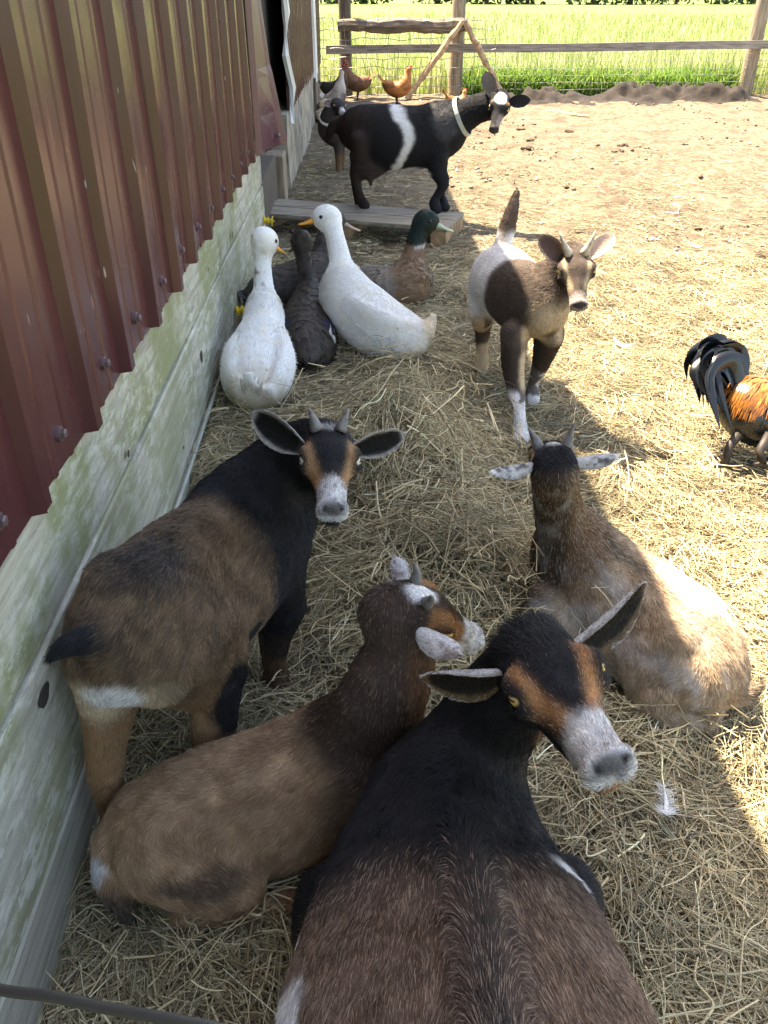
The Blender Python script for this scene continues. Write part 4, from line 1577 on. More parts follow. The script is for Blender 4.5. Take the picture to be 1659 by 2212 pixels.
def build_goat_B():
    # young goat standing along the wall, rump to the viewer, looking back
    H = Head((-.0549, 1.297, .6691), None, (-.9951, -.073, .066), .185, (.0678, -.9946, -.078))
    tr = Tube([
        (-.385, .985, .43, .065, .075), (-.365, 1.035, .435, .105, .115), (-.315, 1.13, .425, .120, .135), (-.262, 1.235, .41, .118, .14),
        (-.215, 1.33, .41, .10, .135), (-.185, 1.40, .42, .075, .11)], k=.05, flow=-1, hair=0.0136, name='trunk', sag=.5)
    nb = H.w(0, .02, -.30)
    nk = Tube([(-.205, 1.36, .45, .085, .11), (-.155, 1.385, .51, .068, .085), (-.105, 1.37, .565, .056, .07), (*nb, .050, .06)], k=.06, flow=-1, hair=0.0136, name='neck', sag=.5)
    pr = [tr, nk] + H.prims(hair=0.0060, wide=1.4)
    # legs: near hind (left, against the wall), far hind, forelegs
    pr.append(leg([(-.40, 1.01, .40, .045, .075), (-.422, .985, .29, .034, .044), (-.435, .955, .20, .026, .030), (-.445, .975, .10, .025, .028), (-.44, .985, .035, .03, .03), (-.435, 1.01, .015, .026, .02)], name='hindleg', hair=0.0087))
    pr.append(leg([(-.285, 1.04, .40, .060, .11), (-.262, 1.075, .29, .046, .068), (-.268, 1.04, .195, .034, .040), (-.29, 1.06, .10, .028, .03), (-.29, 1.07, .04, .03, .03), (-.28, 1.09, .02, .026, .02)], name='hindleg', hair=0.0087))
    pr.append(leg([(-.165, 1.34, .36, .05, .08), (-.165, 1.33, .25, .045, .05), (-.185, 1.325, .17, .032, .033), (-.19, 1.325, .09, .024, .025), (-.19, 1.325, .05, .029, .03), (-.185, 1.30, .025, .026, .022)], name='foreleg', hair=0.0074))
    pr.append(leg([(-.255, 1.38, .36, .05, .08), (-.27, 1.40, .24, .042, .05), (-.28, 1.41, .17, .03, .03), (-.285, 1.41, .10, .023, .024), (-.29, 1.41, .06, .028, .03), (-.28, 1.39, .04, .026, .022)], name='foreleg', hair=0.0074))
    pr.append(Tube([(-.385, .97, .475, .026), (-.405, .94, .500, .020), (-.425, .92, .508, .015), (-.44, .91, .50, .008)], k=.03, flow=1, hair=.019, name='tail'))
    pr.append(Ell((-.315, 1.035, .535), (.022, .032, .018), k=.04, hair=.012, flow=(0, -1, -.5), name='trunk'))
    pr.append(Ell((-.405, 1.06, .53), (.022, .032, .018), k=.04, hair=.012, flow=(0, -1, -.5), name='trunk'))
    pr.append(Ell((-.155, 1.315, .47), (.02, .05, .07), k=.04, hair=.012, flow=(0, -1, -.5), name='trunk'))
    pr.append(Ell((-.185, 1.12, .495), (.050, .060, .045), k=.05, sub=True))
    def paint(V, nm, q):
        n = fbm(V, 45, 2)
        n2 = fbm(V, 8, 6)
        c = mixc(A(.105, .066, .040), A(.18, .116, .068), sstep(.3, .7, n))
        c = mixc(c, A(.20, .12, .06), sstep(.36, .28, V[:, 2]) * .6)
        along = (V[:, 1] - 1.2) + .5 * (V[:, 0] + .27)
        rumpd = spot(V, (-.33, 1.05, .575), (.09, .10, .045), .5, .3)
        c = mixc(c, CHAR * 1.2, rumpd * .8)
        fore = sstep(.02, .09, along + .06 * (n2 - .5) + .03 * (n - .5))
        c = mixc(c, BLACK * 1.1, np.clip(fore * sstep(.17, .24, V[:, 2] + .03 * n) + nm.get('neck', 0), 0, 1))
        fl = nm.get('foreleg', 0) * (1 - sstep(.15, .22, V[:, 2]))
        c = mixc(c, BROWN * 1.3, np.clip(fl, 0, 1))
        c = mixc(c, BLACK, nm.get('foreleg', 0) * spot(V, (-.165, 1.31, .19), (.05, .04, .06), .3) * .8)
        hl_ = nm.get('hindleg', 0) * (1 - sstep(.30, .36, V[:, 2]))
        c = mixc(c, TAN * .75, hl_)
        c = mixc(c, BLACK, spot(V, (-.215, 1.045, .27), (.06, .06, .075), .2, .2))
        c = mixc(c, BLACK, spot(V, (-.20, 1.14, .345), (.05, .035, .03), .2, .2))
        c = mixc(c, CREAM * .9, spot(V, (-.385, .945, .375), (.085, .045, .055), .3, .25))
        c = mixc(c, WHITE * 1.15, spot(V, (-.385, .930, .39), (.05, .045, .04), .25, .25))
        c = mixc(c, BLACK, np.clip(nm.get('tail', 0) * 1.3 * sstep(.44, .47, V[:, 2]), 0, 1))
        c = mixc(c, A(.05, .045, .04), (1 - sstep(.035, .05, V[:, 2] - 0.0)) * .9)
        c = mixc(c, TAN * 1.05, spot(V, at(692, 1165, 1.44), (.045, .06, .07), .35, .2))
        hd = nm.get('head', 0)
        f = np.repeat((BLACK * 1.1)[None], len(V), 0)
        x, y, z = q[:, 0] / H.wide * 1.12, q[:, 1], q[:, 2]
        ax_ = np.abs(x)
        cx = .165 - .085 * sstep(.28, .80, y)
        st = np.exp(-((ax_ - cx + .03 * (n - .5)) / .032) ** 2) * sstep(.14, .22, y) * (1 - sstep(.70, .78, y)) * sstep(-.34, -.24, z)
        f = mixc(f, TAN * 1.1, np.clip(st, 0, 1) * .95)
        f = mixc(f, WHITE, spot(q, (0, .0, -.02), (.10, .09, .14), .25, .2, 8))
        mz = sstep(.68, .80, y + .14 * (n - .5) + .06 * (1 - ax_ * 8))
        grey = mixc(WHITE * .8, A(.22, .22, .23), sstep(.45, .75, fbm(V, 190, 3)))
        f = mixc(f, grey, mz)
        f = mixc(f, A(.11, .10, .10), spot(q, (0, 1.0, -.25), (.10, .06, .075), .5, .3, 12))
        f = mixc(f, BLACK * 1.5, sstep(-.37, -.42, z) * sstep(.70, .76, y))
        ey = np.linalg.norm((np.stack([np.abs(q[:, 0]), q[:, 1], q[:, 2]], 1) - A(.165 * H.wide, .385, -.155)) / A(.09, .085, .065), axis=1)
        f = mixc(f, A(.02, .018, .018), 1 - sstep(.9, 1.15, ey))
        return mixc(c, f, sstep(.3, .7, hd))
    ep = ear_paint(WHITE * .7, A(.009, .008, .007), A(.38, .35, .31), speck=BLACK * 3, tipc=None)
    ears = [
        dict(base=H.w(-.15 * H.wide, .12, -.20), tip=at(874, 938, 1.45), inner=dirv(.1, -.35, .9), width=.026, cup=.5, paint=ep),
        dict(base=H.w(.15 * H.wide, .12, -.20), tip=at(547, 893, 1.45), inner=dirv(-.1, -.35, .9), width=.031, cup=.5, paint=ep)]
    g = make_goat('goat', 'black and brown young goat standing along the wall, looking back with small horns', pr, H, ears, paint, .005, (-.3, 1.15, .03), dens=190000, seed=2, rad=.00032, tipc=(.30, .19, .10), tipw=.18)
    H.eyes(g, M_EYE_PALE)
    for s in (-1, 1):
        horn(g, H.w(s * .95 * .12, .06, .0), H.d(s * .35, -.45, .8), H.d(s * .35, -.9, .5), .038, .011)
    return g

def build_goat_C():
    # brown kid lying to the right along the wall, looking away
    H = Head(at(893, 1268, 1.235), at(1032, 1374, 1.375), dirv(.40, -.70, .60))
    tr = Tube([
        (*on(315, 1815, .10), .060, .07), (*on(355, 1800, .115), .095, .105), (*on(470, 1765, .125), .115, .12), (*on(620, 1715, .135), .118, .125),
        (*on(745, 1660, .155), .10, .125), (*on(815, 1615, .18), .075, .10)], k=.05, flow=-1, hair=0.0124, name='trunk', sag=.6)
    nb = H.w(0, .02, -.30)
    nk = Tube([(*on(785, 1605, .20), .08, .10), (*at(825, 1510, 1.30), .055, .07), (*at(868, 1400, 1.275), .046, .054), (*nb, .046, .05)], k=.06, up=(1, 0, .3), flow=-1, hair=0.0112, name='neck', sag=.4)
    pr = [tr, nk] + H.prims(hair=0.0060, wide=1.4)
    pr.append(leg([(-.32, .845, .13, .07, .085), (-.25, .82, .10, .055, .075), (-.215, .815, .075, .045, .05), (-.29, .81, .045, .035, .036), (-.20, .80, .04, .024), (-.11, .815, .04, .022), (-.06, .825, .035, .024)], k=.017, name='hindleg', hair=0.0099))
    pr.append(leg([(.0, .91, .15, .05, .08), (.05, .89, .075, .038), (.0, .88, .045, .03), (.08, .90, .04, .026)], name='foreleg', hair=0.0081))
    pr.append(leg([(.0, 1.09, .15, .05, .08), (.05, 1.12, .075, .038), (.0, 1.12, .045, .03)], name='foreleg', hair=0.0081))
    pr.append(Tube([(-.42, .87, .13, .022), (-.42, .83, .09, .018), (-.385, .795, .05, .012)], k=.025, flow=1, hair=0.0186, name='tail'))
    pr.append(Ell((-.315, .86, .215), (.035, .022, .018), k=.035, hair=.012, flow=(-1, 0, -.4), name='trunk'))
    pr.append(Ell((-.03, .895, .20), (.05, .02, .06), k=.04, hair=.012, flow=(-1, 0, -.5), name='trunk'))
    pr.append(Ell((-.20, .79, .215), (.060, .050, .045), k=.05, sub=True))
    def paint(V, nm, q):
        n = fbm(V, 45, 2)
        n2 = fbm(V, 8, 6)
        c = mixc(A(.28, .172, .098), A(.40, .265, .16), sstep(.3, .7, n))
        sh = sstep(-.11, -.01, V[:, 0] + .07 * (n2 - .5) + .25 * (V[:, 2] - .25))
        c = mixc(c, A(.075, .048, .036), np.clip(sh * .85 + nm.get('neck', 0), 0, 1))
        dors = np.exp(-((V[:, 1] - .955) / .03) ** 2) * sstep(.25, .29, V[:, 2])
        c = mixc(c, A(.06, .04, .03), dors * .6)
        c = mixc(c, A(.03, .022, .02), spot(V, (-.255, .78, .145), (.08, .06, .02), .5, .3) * .7)
        c = mixc(c, A(.27, .17, .09), spot(V, (-.27, .80, .20), (.06, .04, .02), .5, .3) * .5)
        c = mixc(c, ORANGE * .42, nm.get('hindleg', 0) * sstep(-.17, -.12, V[:, 0]))
        c = mixc(c, WHITE * .7, spot(V, (-.43, .84, .12), (.022, .03, .022), .4, .4))
        c = mixc(c, CHAR, nm.get('tail', 0) * sstep(.11, .08, V[:, 2]))
        c = mixc(c, ORANGE * .6, spot(V, at(915, 1470, 1.27), (.03, .05, .07), .5, .3) * .7)
        hd = nm.get('head', 0)
        f = np.repeat((DKBRN * 1.15)[None], len(V), 0)
        x, y, z = q[:, 0] / H.wide * 1.12, q[:, 1], q[:, 2]
        ax_ = np.abs(x)
        f = mixc(f, WHITE, spot(q, (0, .10, .0), (.11, .17, .12), .2, .2, 8))
        cx = .16 - .05 * sstep(.28, .80, y)
        st = np.exp(-((ax_ - cx) / .06) ** 4) * sstep(.14, .22, y) * (1 - sstep(.66, .74, y))
        f = mixc(f, ORANGE * .9, np.clip(st, 0, 1) * .9)
        grey = mixc(WHITE * .75, A(.25, .22, .20), sstep(.45, .75, fbm(V, 190, 3)))
        f = mixc(f, grey, sstep(.66, .74, y + .05 * (n - .5)))
        f = mixc(f, A(.07, .06, .06), spot(q, (0, 1.02, -.23), (.085, .06, .06), .3, 0))
        return mixc(c, f, sstep(.3, .7, hd))
    ep = ear_paint(WHITE * .8, A(.05, .04, .035), A(.5, .46, .42), speck=A(.25, .2, .18))
    ears = [
        dict(base=H.w(.15 * H.wide, .10, -.20), tip=at(994, 1414, 1.165), inner=dirv(.25, -.75, -.5), width=.024, cup=.5, paint=ep),
        dict(base=H.w(-.15 * H.wide, .10, -.18), tip=at(853, 1203, 1.30), inner=dirv(.5, .1, -.8), width=.020, cup=.5, paint=ep)]
    g = make_goat('goat', 'brown kid with white poll lying behind the black doe, facing away to the right', pr, H, ears, paint, .005, (-.2, .95, .02), dens=190000, seed=3, rad=.00031, tipc=(.40, .28, .17), tipw=.08)
    H.eyes(g, M_EYE)
    for s in (-1, 1):
        horn(g, H.w(s * .95 * .13, .10, -.01), H.d(s * .35, -.35, .8), H.d(s * .35, -.9, .4), .030, .010)
    return g

def build_goat_D():
    # tan goat lying on the right, head away from the viewer
    H = Head(at(1196, 962, 1.60), at(1186, 975, 1.765), dirv(1, .08, 0), L=.18)
    tr = Tube([
        (*on(1525, 1455, .10), .07, .075), (*on(1490, 1425, .12), .115, .11), (*on(1420, 1370, .14), .132, .13), (*on(1340, 1305, .15), .125, .13),
        (*on(1265, 1240, .18), .10, .12), (*on(1225, 1190, .21), .072, .10)], k=.05, flow=-1, hair=0.0149, name='trunk', sag=.5)
    nb = H.w(0, .06, -.28)
    nk = Tube([(.485, 1.51, .22, .082, .11), (.435, 1.50, .33, .055, .07), (.405, 1.47, .42, .046, .055), (*nb, .044, .05)], k=.06, up=(0, 1, .3), flow=-1, hair=0.0112, name='neck', sag=.4)
    pr = [tr, nk] + H.prims(hair=0.0067, wide=1.35)
    pr.append(leg([(.65, 1.225, .13, .06, .09), (.60, 1.24, .09, .055, .075), (.62, 1.215, .06, .045), (.69, 1.19, .05, .035), (.62, 1.19, .04, .026)], k=.02, name='hindleg', hair=0.0112))
    pr.append(leg([(.42, 1.42, .14, .05, .08), (.39, 1.45, .08, .04), (.42, 1.39, .06, .03), (.38, 1.45, .055, .026)], name='foreleg', hair=0.0087))
    pr.append(leg([(.55, 1.58, .14, .05, .08), (.52, 1.63, .08, .04), (.56, 1.60, .06, .03)], name='foreleg', hair=0.0087))
    pr.append(Tube([(.735, 1.225, .10, .024), (.765, 1.205, .09, .018), (.785, 1.20, .115, .012)], k=.025, flow=1, hair=0.0217, name='tail'))
    pr.append(Ell((.615, 1.245, .225), (.03, .03, .02), k=.04, hair=.014, flow=(.7, -.7, -.4), name='trunk'))
    pr.append(Ell((.70, 1.33, .225), (.03, .03, .02), k=.04, hair=.014, flow=(.7, -.7, -.4), name='trunk'))
    pr.append(Ell((.51, 1.285, .23), (.055, .055, .045), k=.05, sub=True))
    def paint(V, nm, q):
        n = fbm(V, 45, 2)
        n2 = fbm(V, 8, 6)
        c = mixc(A(.29, .20, .125), A(.44, .33, .22), sstep(.3, .7, n))
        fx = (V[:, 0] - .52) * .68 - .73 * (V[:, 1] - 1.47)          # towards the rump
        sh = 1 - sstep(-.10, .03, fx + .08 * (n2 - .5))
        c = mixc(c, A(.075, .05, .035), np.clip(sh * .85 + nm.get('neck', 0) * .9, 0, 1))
        side = (V[:, 0] - .58) * .73 + (V[:, 1] - 1.385) * .68
        dors = np.exp(-((side - .01) / .020) ** 2) * sstep(.25, .29, V[:, 2])
        c = mixc(c, A(.05, .04, .035), dors * .8)
        streak = sstep(.5, .72, fbm(np.stack([side * 6, fx * 1.2, V[:, 2] * 1.2], 1), 9, 4)) * sstep(.0, -.06, side)
        c = mixc(c, WHITE * .75, streak * .55)
        c = mixc(c, A(.06, .045, .035), spot(V, (.55, 1.29, .17), (.10, .10, .06), .5, .5) * .45)
        c = mixc(c, WHITE, spot(V, (.70, 1.375, .24), (.085, .085, .085), .25, .3))
        c = mixc(c, A(.05, .03, .02), nm.get('neck', 0) * .55 * (1 - .6 * n2))
        c = mixc(c, CHAR, nm.get('tail', 0) * sstep(.75, .775, V[:, 0]) * .9)
        c = mixc(c, ORANGE * .45, nm.get('neck', 0) * sstep(.42, .44, V[:, 0] + .0) * .6)
        hd = nm.get('head', 0)
        x, y, z = q[:, 0] / H.wide * 1.12, q[:, 1], q[:, 2]
        f = np.repeat((ORANGE * .35)[None], len(V), 0)
        cap = sstep(-.32, -.18, y + .12 * (n - .5)) * sstep(.26, .18, np.abs(x)) * sstep(-.34, -.18, z + .05 * (n - .5))
        f = mixc(f, BLACK * 1.3, cap)
        c = mixc(c, BLACK * 1.3, cap)
        f = mixc(f, WHITE * .9, spot(q, (0, .16, .0), (.075, .12, .07), .25, .2, 8))
        f = mixc(f, CREAM * .7, spot(np.stack([np.abs(x), y, z], 1), (.19, .22, -.13), (.07, .10, .09), .3, .1))
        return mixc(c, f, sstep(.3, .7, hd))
    ep = ear_paint(WHITE * .6, A(.03, .025, .02), A(.45, .40, .36), speck=CHAR * 1.5, tipc=WHITE)
    ears = [
        dict(base=H.w(.15 * H.wide, .06, -.20), tip=at(1337, 984, 1.61), inner=dirv(-.05, -.55, -.7), width=.019, cup=.6, paint=ep),
        dict(base=H.w(-.15 * H.wide, .06, -.20), tip=at(1060, 1020, 1.57), inner=dirv(.05, -.55, -.7), width=.019, cup=.6, paint=ep)]
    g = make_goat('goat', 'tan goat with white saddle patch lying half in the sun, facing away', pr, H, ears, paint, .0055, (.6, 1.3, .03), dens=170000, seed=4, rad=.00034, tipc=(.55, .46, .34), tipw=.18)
    H.eyes(g, M_EYE)
    for s in (-1, 1):
        horn(g, H.w(s * .16, .16, -.03), H.d(s * .30, -.05, .95), H.d(s * .5, -.25, .85), .046, .0115)
    return g

def build_goat_E():
    # white and grey-brown kid walking towards the viewer
    H = Head((.6398, 2.4518, .6776), None, (-.9933, .094, -.0677), .185, (-.045, -.8515, -.5224))
    tr = Tube([
        (.50, 2.96, .45, .08, .09), (.505, 2.89, .455, .11, .11), (.515, 2.78, .455, .112, .115), (.535, 2.67, .46, .106, .112),
        (.56, 2.57, .468, .088, .105), (.575, 2.50, .475, .064, .08)], k=.05, flow=-1, hair=0.0087, name='trunk', sag=.5)
    nb = H.w(0, .02, -.30)
    nk = Tube([(.575, 2.55, .485, .075, .09), (.60, 2.525, .545, .056, .066), (.62, 2.51, .59, .047, .055), (*nb, .046, .055)], k=.06, flow=-1, hair=0.0081, name='neck', sag=.4)
    pr = [tr, nk] + H.prims(hair=0.0045, wide=1.5)
    pr.append(leg([(.50, 2.54, .38, .045, .075), (.495, 2.50, .29, .036, .042), (.505, 2.47, .225, .028, .029), (.512, 2.40, .155, .018, .018), (.515, 2.385, .115, .022, .024), (.515, 2.365, .095, .026, .022)], name='foreleg', hair=0.0060))
    pr.append(leg([(.615, 2.56, .38, .045, .075), (.612, 2.58, .30, .035, .042), (.605, 2.60, .235, .026, .027), (.60, 2.645, .165, .017, .017), (.60, 2.645, .13, .022, .023), (.60, 2.63, .11, .025, .02)], name='foreleg', hair=0.0060))
    pr.append(leg([(.455, 2.92, .40, .06, .10), (.445, 2.88, .33, .045, .06), (.455, 2.93, .26, .03, .034), (.458, 2.925, .18, .022, .022), (.458, 2.92, .14, .026, .027), (.458, 2.90, .12, .025, .02)], name='hindleg', hair=0.0060))
    pr.append(leg([(.55, 2.92, .40, .06, .10), (.565, 2.90, .32, .045, .06), (.56, 2.95, .25, .03, .034), (.56, 2.95, .17, .022, .022), (.56, 2.95, .13, .026, .027)], name='hindleg', hair=0.0060))
    pr.append(Tube([(.515, 2.985, .52, .030), (.53, 3.01, .585, .028), (.545, 3.02, .65, .024), (.56, 3.03, .71, .010)], k=.025, flow=1, hair=0.0136, name='tail'))
    GB = A(.085, .061, .048)
    def paint(V, nm, q):
        n = fbm(V, 50, 2)
        n2 = fbm(V, 8, 6)
        c = np.repeat((WHITE * .98)[None], len(V), 0)
        fr = (V[:, 1] - 2.68) + .05 * (n2 - .5)
        c = mixc(c, GB, (1 - sstep(-.01, .04, fr - .18 * (V[:, 2] - .45))) )
        c = mixc(c, GB, np.clip(nm.get('neck', 0) * 1.2, 0, 1))
        dors = np.exp(-((V[:, 0] - .515) / .016) ** 2) * sstep(.52, .55, V[:, 2])
        c = mixc(c, GB, dors * .7)
        # cream chest with a brown patch
        ch = spot(V, (.60, 2.46, .40), (.085, .06, .12), .3, .3)
        c = mixc(c, CREAM * .95, ch)
        c = mixc(c, GB, spot(V, (.605, 2.44, .38), (.035, .05, .045), .3, .2))
        fl = nm.get('foreleg', 0)
        z = V[:, 2] - (V[:, 1] > 2.57) * .02
        c = mixc(c, GB * .55, fl * sstep(.20, .24, z) * (1 - sstep(.34, .38, z)))
        c = mixc(c, CREAM, fl * spot(V, (.535, 2.47, .27), (.03, .04, .09), .3, .2))
        lo = fl * (1 - sstep(.21, .235, z))
        c = mixc(c, mixc(WHITE, GB, sstep(.52, .60, fbm(V, 26, 8)) * .9), lo)
        hl_ = nm.get('hindleg', 0) * (1 - sstep(.32, .36, V[:, 2]))
        c = mixc(c, mixc(CREAM * 1.1, GB, sstep(.55, .62, n2)), hl_)
        c = mixc(c, GB * 1.2, np.clip(nm.get('tail', 0), 0, 1) * sstep(.56, .60, V[:, 2]))
        hd = nm.get('head', 0)
        f = np.repeat((GB * .72)[None], len(V), 0)
        x, y, z = q[:, 0] / H.wide * 1.12, q[:, 1], q[:, 2]
        ax_ = np.abs(x)
        cx = .150 - .07 * sstep(.28, .80, y)
        st = np.exp(-((ax_ - cx) / .024) ** 2) * sstep(.12, .24, y) * (1 - sstep(.70, .80, y)) * sstep(-.36, -.26, z)
        f = mixc(f, CREAM * .75, np.clip(st, 0, 1) * .9)
        f = mixc(f, BLACK * 2, sstep(.13, .17, ax_) * sstep(-.22, -.30, z) * sstep(.3, .4, y) * .8)
        f = mixc(f, PINKG * 1.2, sstep(.76, .84, y))
        f = mixc(f, A(.05, .04, .04), spot(q, (0, 1.02, -.23), (.09, .07, .07), .3, 0))
        ey = np.linalg.norm((np.stack([np.abs(q[:, 0]), q[:, 1], q[:, 2]], 1) - A(.165 * H.wide, .385, -.155)) / A(.09, .085, .065), axis=1)
        f = mixc(f, A(.02, .018, .018), 1 - sstep(.9, 1.15, ey))
        return mixc(c, f, sstep(.3, .7, hd))
    ep = ear_paint(GB, A(.10, .06, .05), A(.2, .15, .12))
    ep2 = ear_paint(GB * 1.5, A(.42, .30, .24), A(.45, .36, .28))
    ears = [
        dict(base=H.w(-.15 * H.wide, .10, -.20), tip=at(1328, 508, 2.44), inner=dirv(-.1, .15, .9), width=.030, cup=.5, paint=ep2),
        dict(base=H.w(.15 * H.wide, .10, -.20), tip=at(1164, 510, 2.41), inner=dirv(-.1, -.1, .9), width=.032, cup=.5, paint=ep)]
    g = make_goat('goat', 'white and grey-brown kid with upright tail walking forward on the shadow edge', pr, H, ears, paint, .0055, (.53, 2.65, .12), dens=110000, seed=5, rad=.0005)
    H.eyes(g, M_EYE)
    for s in (-1, 1):
        horn(g, H.w(s * .95 * .14, .14, .0), H.d(s * .45, -.25, .8), H.d(s * .25, -.6, .75), .068, .0125, M_HORN_PALE)
    return g

def build_goat_F():
    # black doe with a white belt standing with her forefeet on the pallet
    H = Head((.7996, 4.9719, .8589), None, (-.9657, .2059, .1584), .215, (-.2598, -.7571, -.5995))
    tr = Tube([
        (-.02, 5.30, .63, .085, .10), (.05, 5.28, .63, .13, .135), (.18, 5.24, .60, .155, .17), (.31, 5.21, .595, .15, .17),
        (.43, 5.17, .615, .125, .16), (.52, 5.13, .65, .09, .125)], k=.05, flow=-1, hair=0.0093, name='trunk', sag=.5)
    nb = H.w(0, .04, -.32)
    nk = Tube([(.50, 5.14, .67, .09, .12), (.60, 5.10, .72, .068, .09), (.68, 5.06, .765, .058, .075), (*nb, .055, .07)], k=.06, flow=-1, hair=0.0087, name='neck', sag=.4)
    pr = [tr, nk] + H.prims(hair=0.0053, wide=1.3)
    pr.append(leg([(.045, 5.22, .58, .07, .13), (.035, 5.20, .46, .055, .075), (.0, 5.20, .385, .031, .036), (.015, 5.19, .305, .022, .022), (.03, 5.185, .255, .030, .032), (.05, 5.155, .235, .030, .026)], name='hindleg', hair=0.0060))
    pr.append(leg([(.055, 5.36, .58, .07, .13), (.04, 5.38, .46, .055, .075), (.0, 5.40, .36, .036, .042), (.01, 5.40, .24, .028, .028), (.02, 5.39, .18, .030, .032)], name='hindleg', hair=0.0060))
    pr.append(leg([(.46, 5.10, .52, .055, .09), (.475, 5.08, .435, .045, .055), (.505, 5.05, .375, .032, .033), (.465, 5.05, .305, .021, .021), (.455, 5.045, .265, .031, .034), (.465, 5.01, .24, .030, .026)], name='foreleg', hair=0.0060))
    pr.append(leg([(.47, 5.22, .52, .055, .09), (.49, 5.20, .43, .043, .052), (.505, 5.17, .36, .031, .032), (.50, 5.14, .30, .021, .021), (.505, 5.12, .265, .030, .032), (.52, 5.06, .24, .030, .026)], name='foreleg', hair=0.0060))
    pr.append(Tube([(-.08, 5.31, .66, .03), (-.13, 5.32, .64, .03), (-.17, 5.33, .58, .015)], k=.03, flow=1, hair=0.0186, name='tail'))
    pr.append(Ell((.10, 5.24, .445), (.075, .075, .075), k=.05, hair=0.0030, name='udder'))
    pr.append(leg([(.085, 5.20, .40, .022), (.085, 5.20, .355, .012), (.085, 5.20, .335, .007)], name='udder', hair=0.0023, k=.02))
    def paint(V, nm, q):
        n = fbm(V, 40, 2)
        n2 = fbm(V, 9, 6)
        c = mixc(BLACK * 1.2, A(.030, .018, .013), sstep(.15, .0, V[:, 0]) * .9)
        c = np.where(np.isfinite(c), c, 0)
        bx = V[:, 0] - (.262 + .045 * np.sin((V[:, 2] - .42) * 14 - 1.2) + .02 * (n - .5)) + .07 * (n2 - .5)
        belt = np.exp(-(bx / (.028 + .014 * sstep(.6, .75, V[:, 2]))) ** 4) * sstep(.40, .42, V[:, 2])
        c = mixc(c, WHITE * 1.05, belt)
        c = mixc(c, WHITE * .8, spot(V, (.34, 5.12, .42), (.10, .1, .03), .3, .2))
        c = mixc(c, A(.08, .08, .085), spot(V, (.50, 5.05, .70), (.07, .1, .09), .5, .5) * .7)
        c = mixc(c, A(.05, .035, .03), nm.get('udder', 0))
        hd = nm.get('head', 0)
        f = np.repeat((BLACK * 1.3)[None], len(V), 0)
        x, y, z = q[:, 0] / H.wide * 1.12, q[:, 1], q[:, 2]
        f = mixc(f, WHITE, spot(q, (0, .20, 0), (.16, .20, .16), .2, .25, 8))
        f = mixc(f, A(.25, .2, .19), spot(q, (-.10, .74, -.25), (.10, .20, .14), .3, .3, 8))
        f = mixc(f, A(.06, .05, .05), spot(q, (0, 1.0, -.28), (.12, .10, .12), .3, 0))
        f = mixc(f, ORANGE * .6, spot(np.stack([np.abs(x), y, z], 1), (.17, .30, -.08), (.04, .08, .05), .3, .1))
        return mixc(c, f, sstep(.3, .7, hd))
    ep = ear_paint(BLACK * 1.4, BLACK * 1.6, BLACK * 2)
    ears = [
        dict(base=H.w(-.15 * H.wide, .10, -.20), tip=at(1146, 216, 4.47), inner=dirv(-.1, -.4, .8), width=.036, cup=.5, paint=ep),
        dict(base=H.w(.15 * H.wide, .10, -.20), tip=at(1049, 155, 4.50), inner=dirv(-.2, .0, .9), width=.042, cup=.5, paint=ep)]
    g = make_goat('goat', 'black doe with a white belt and collar standing on the pallet', pr, H, ears, paint, .007, (.25, 5.2, .22), dens=45000, seed=6, rad=.0006)
    H.eyes(g, M_EYE)
    # pale collar round the neck
    c = A(.60, 5.10, .72)
    ax = unit(A(.10, -.04, .05))
    m = MB()
    s = unit(np.cross(ax, A(0, 0, 1)))
    u = np.cross(s, ax)
    ring = [c + s * .078 * math.cos(t) + u * .102 * math.sin(t) for t in np.linspace(0, 2 * math.pi, 28)]
    vs, fs = [], []
    for q in ring:
        out = unit(q - c)
        for a, b in ((-.012, 0), (.012, 0), (.012, .004), (-.012, .004)):
            vs.append(q + ax * a + out * b)
    for i in range(27):
        for j in range(4):
            k = (j + 1) % 4
            fs.append((i * 4 + j, i * 4 + k, i * 4 + 4 + k, i * 4 + 4 + j))
    m.add(vs, fs).build('collar', plain('pale_collar', (.42, .46, .42), .6), g)
    return g

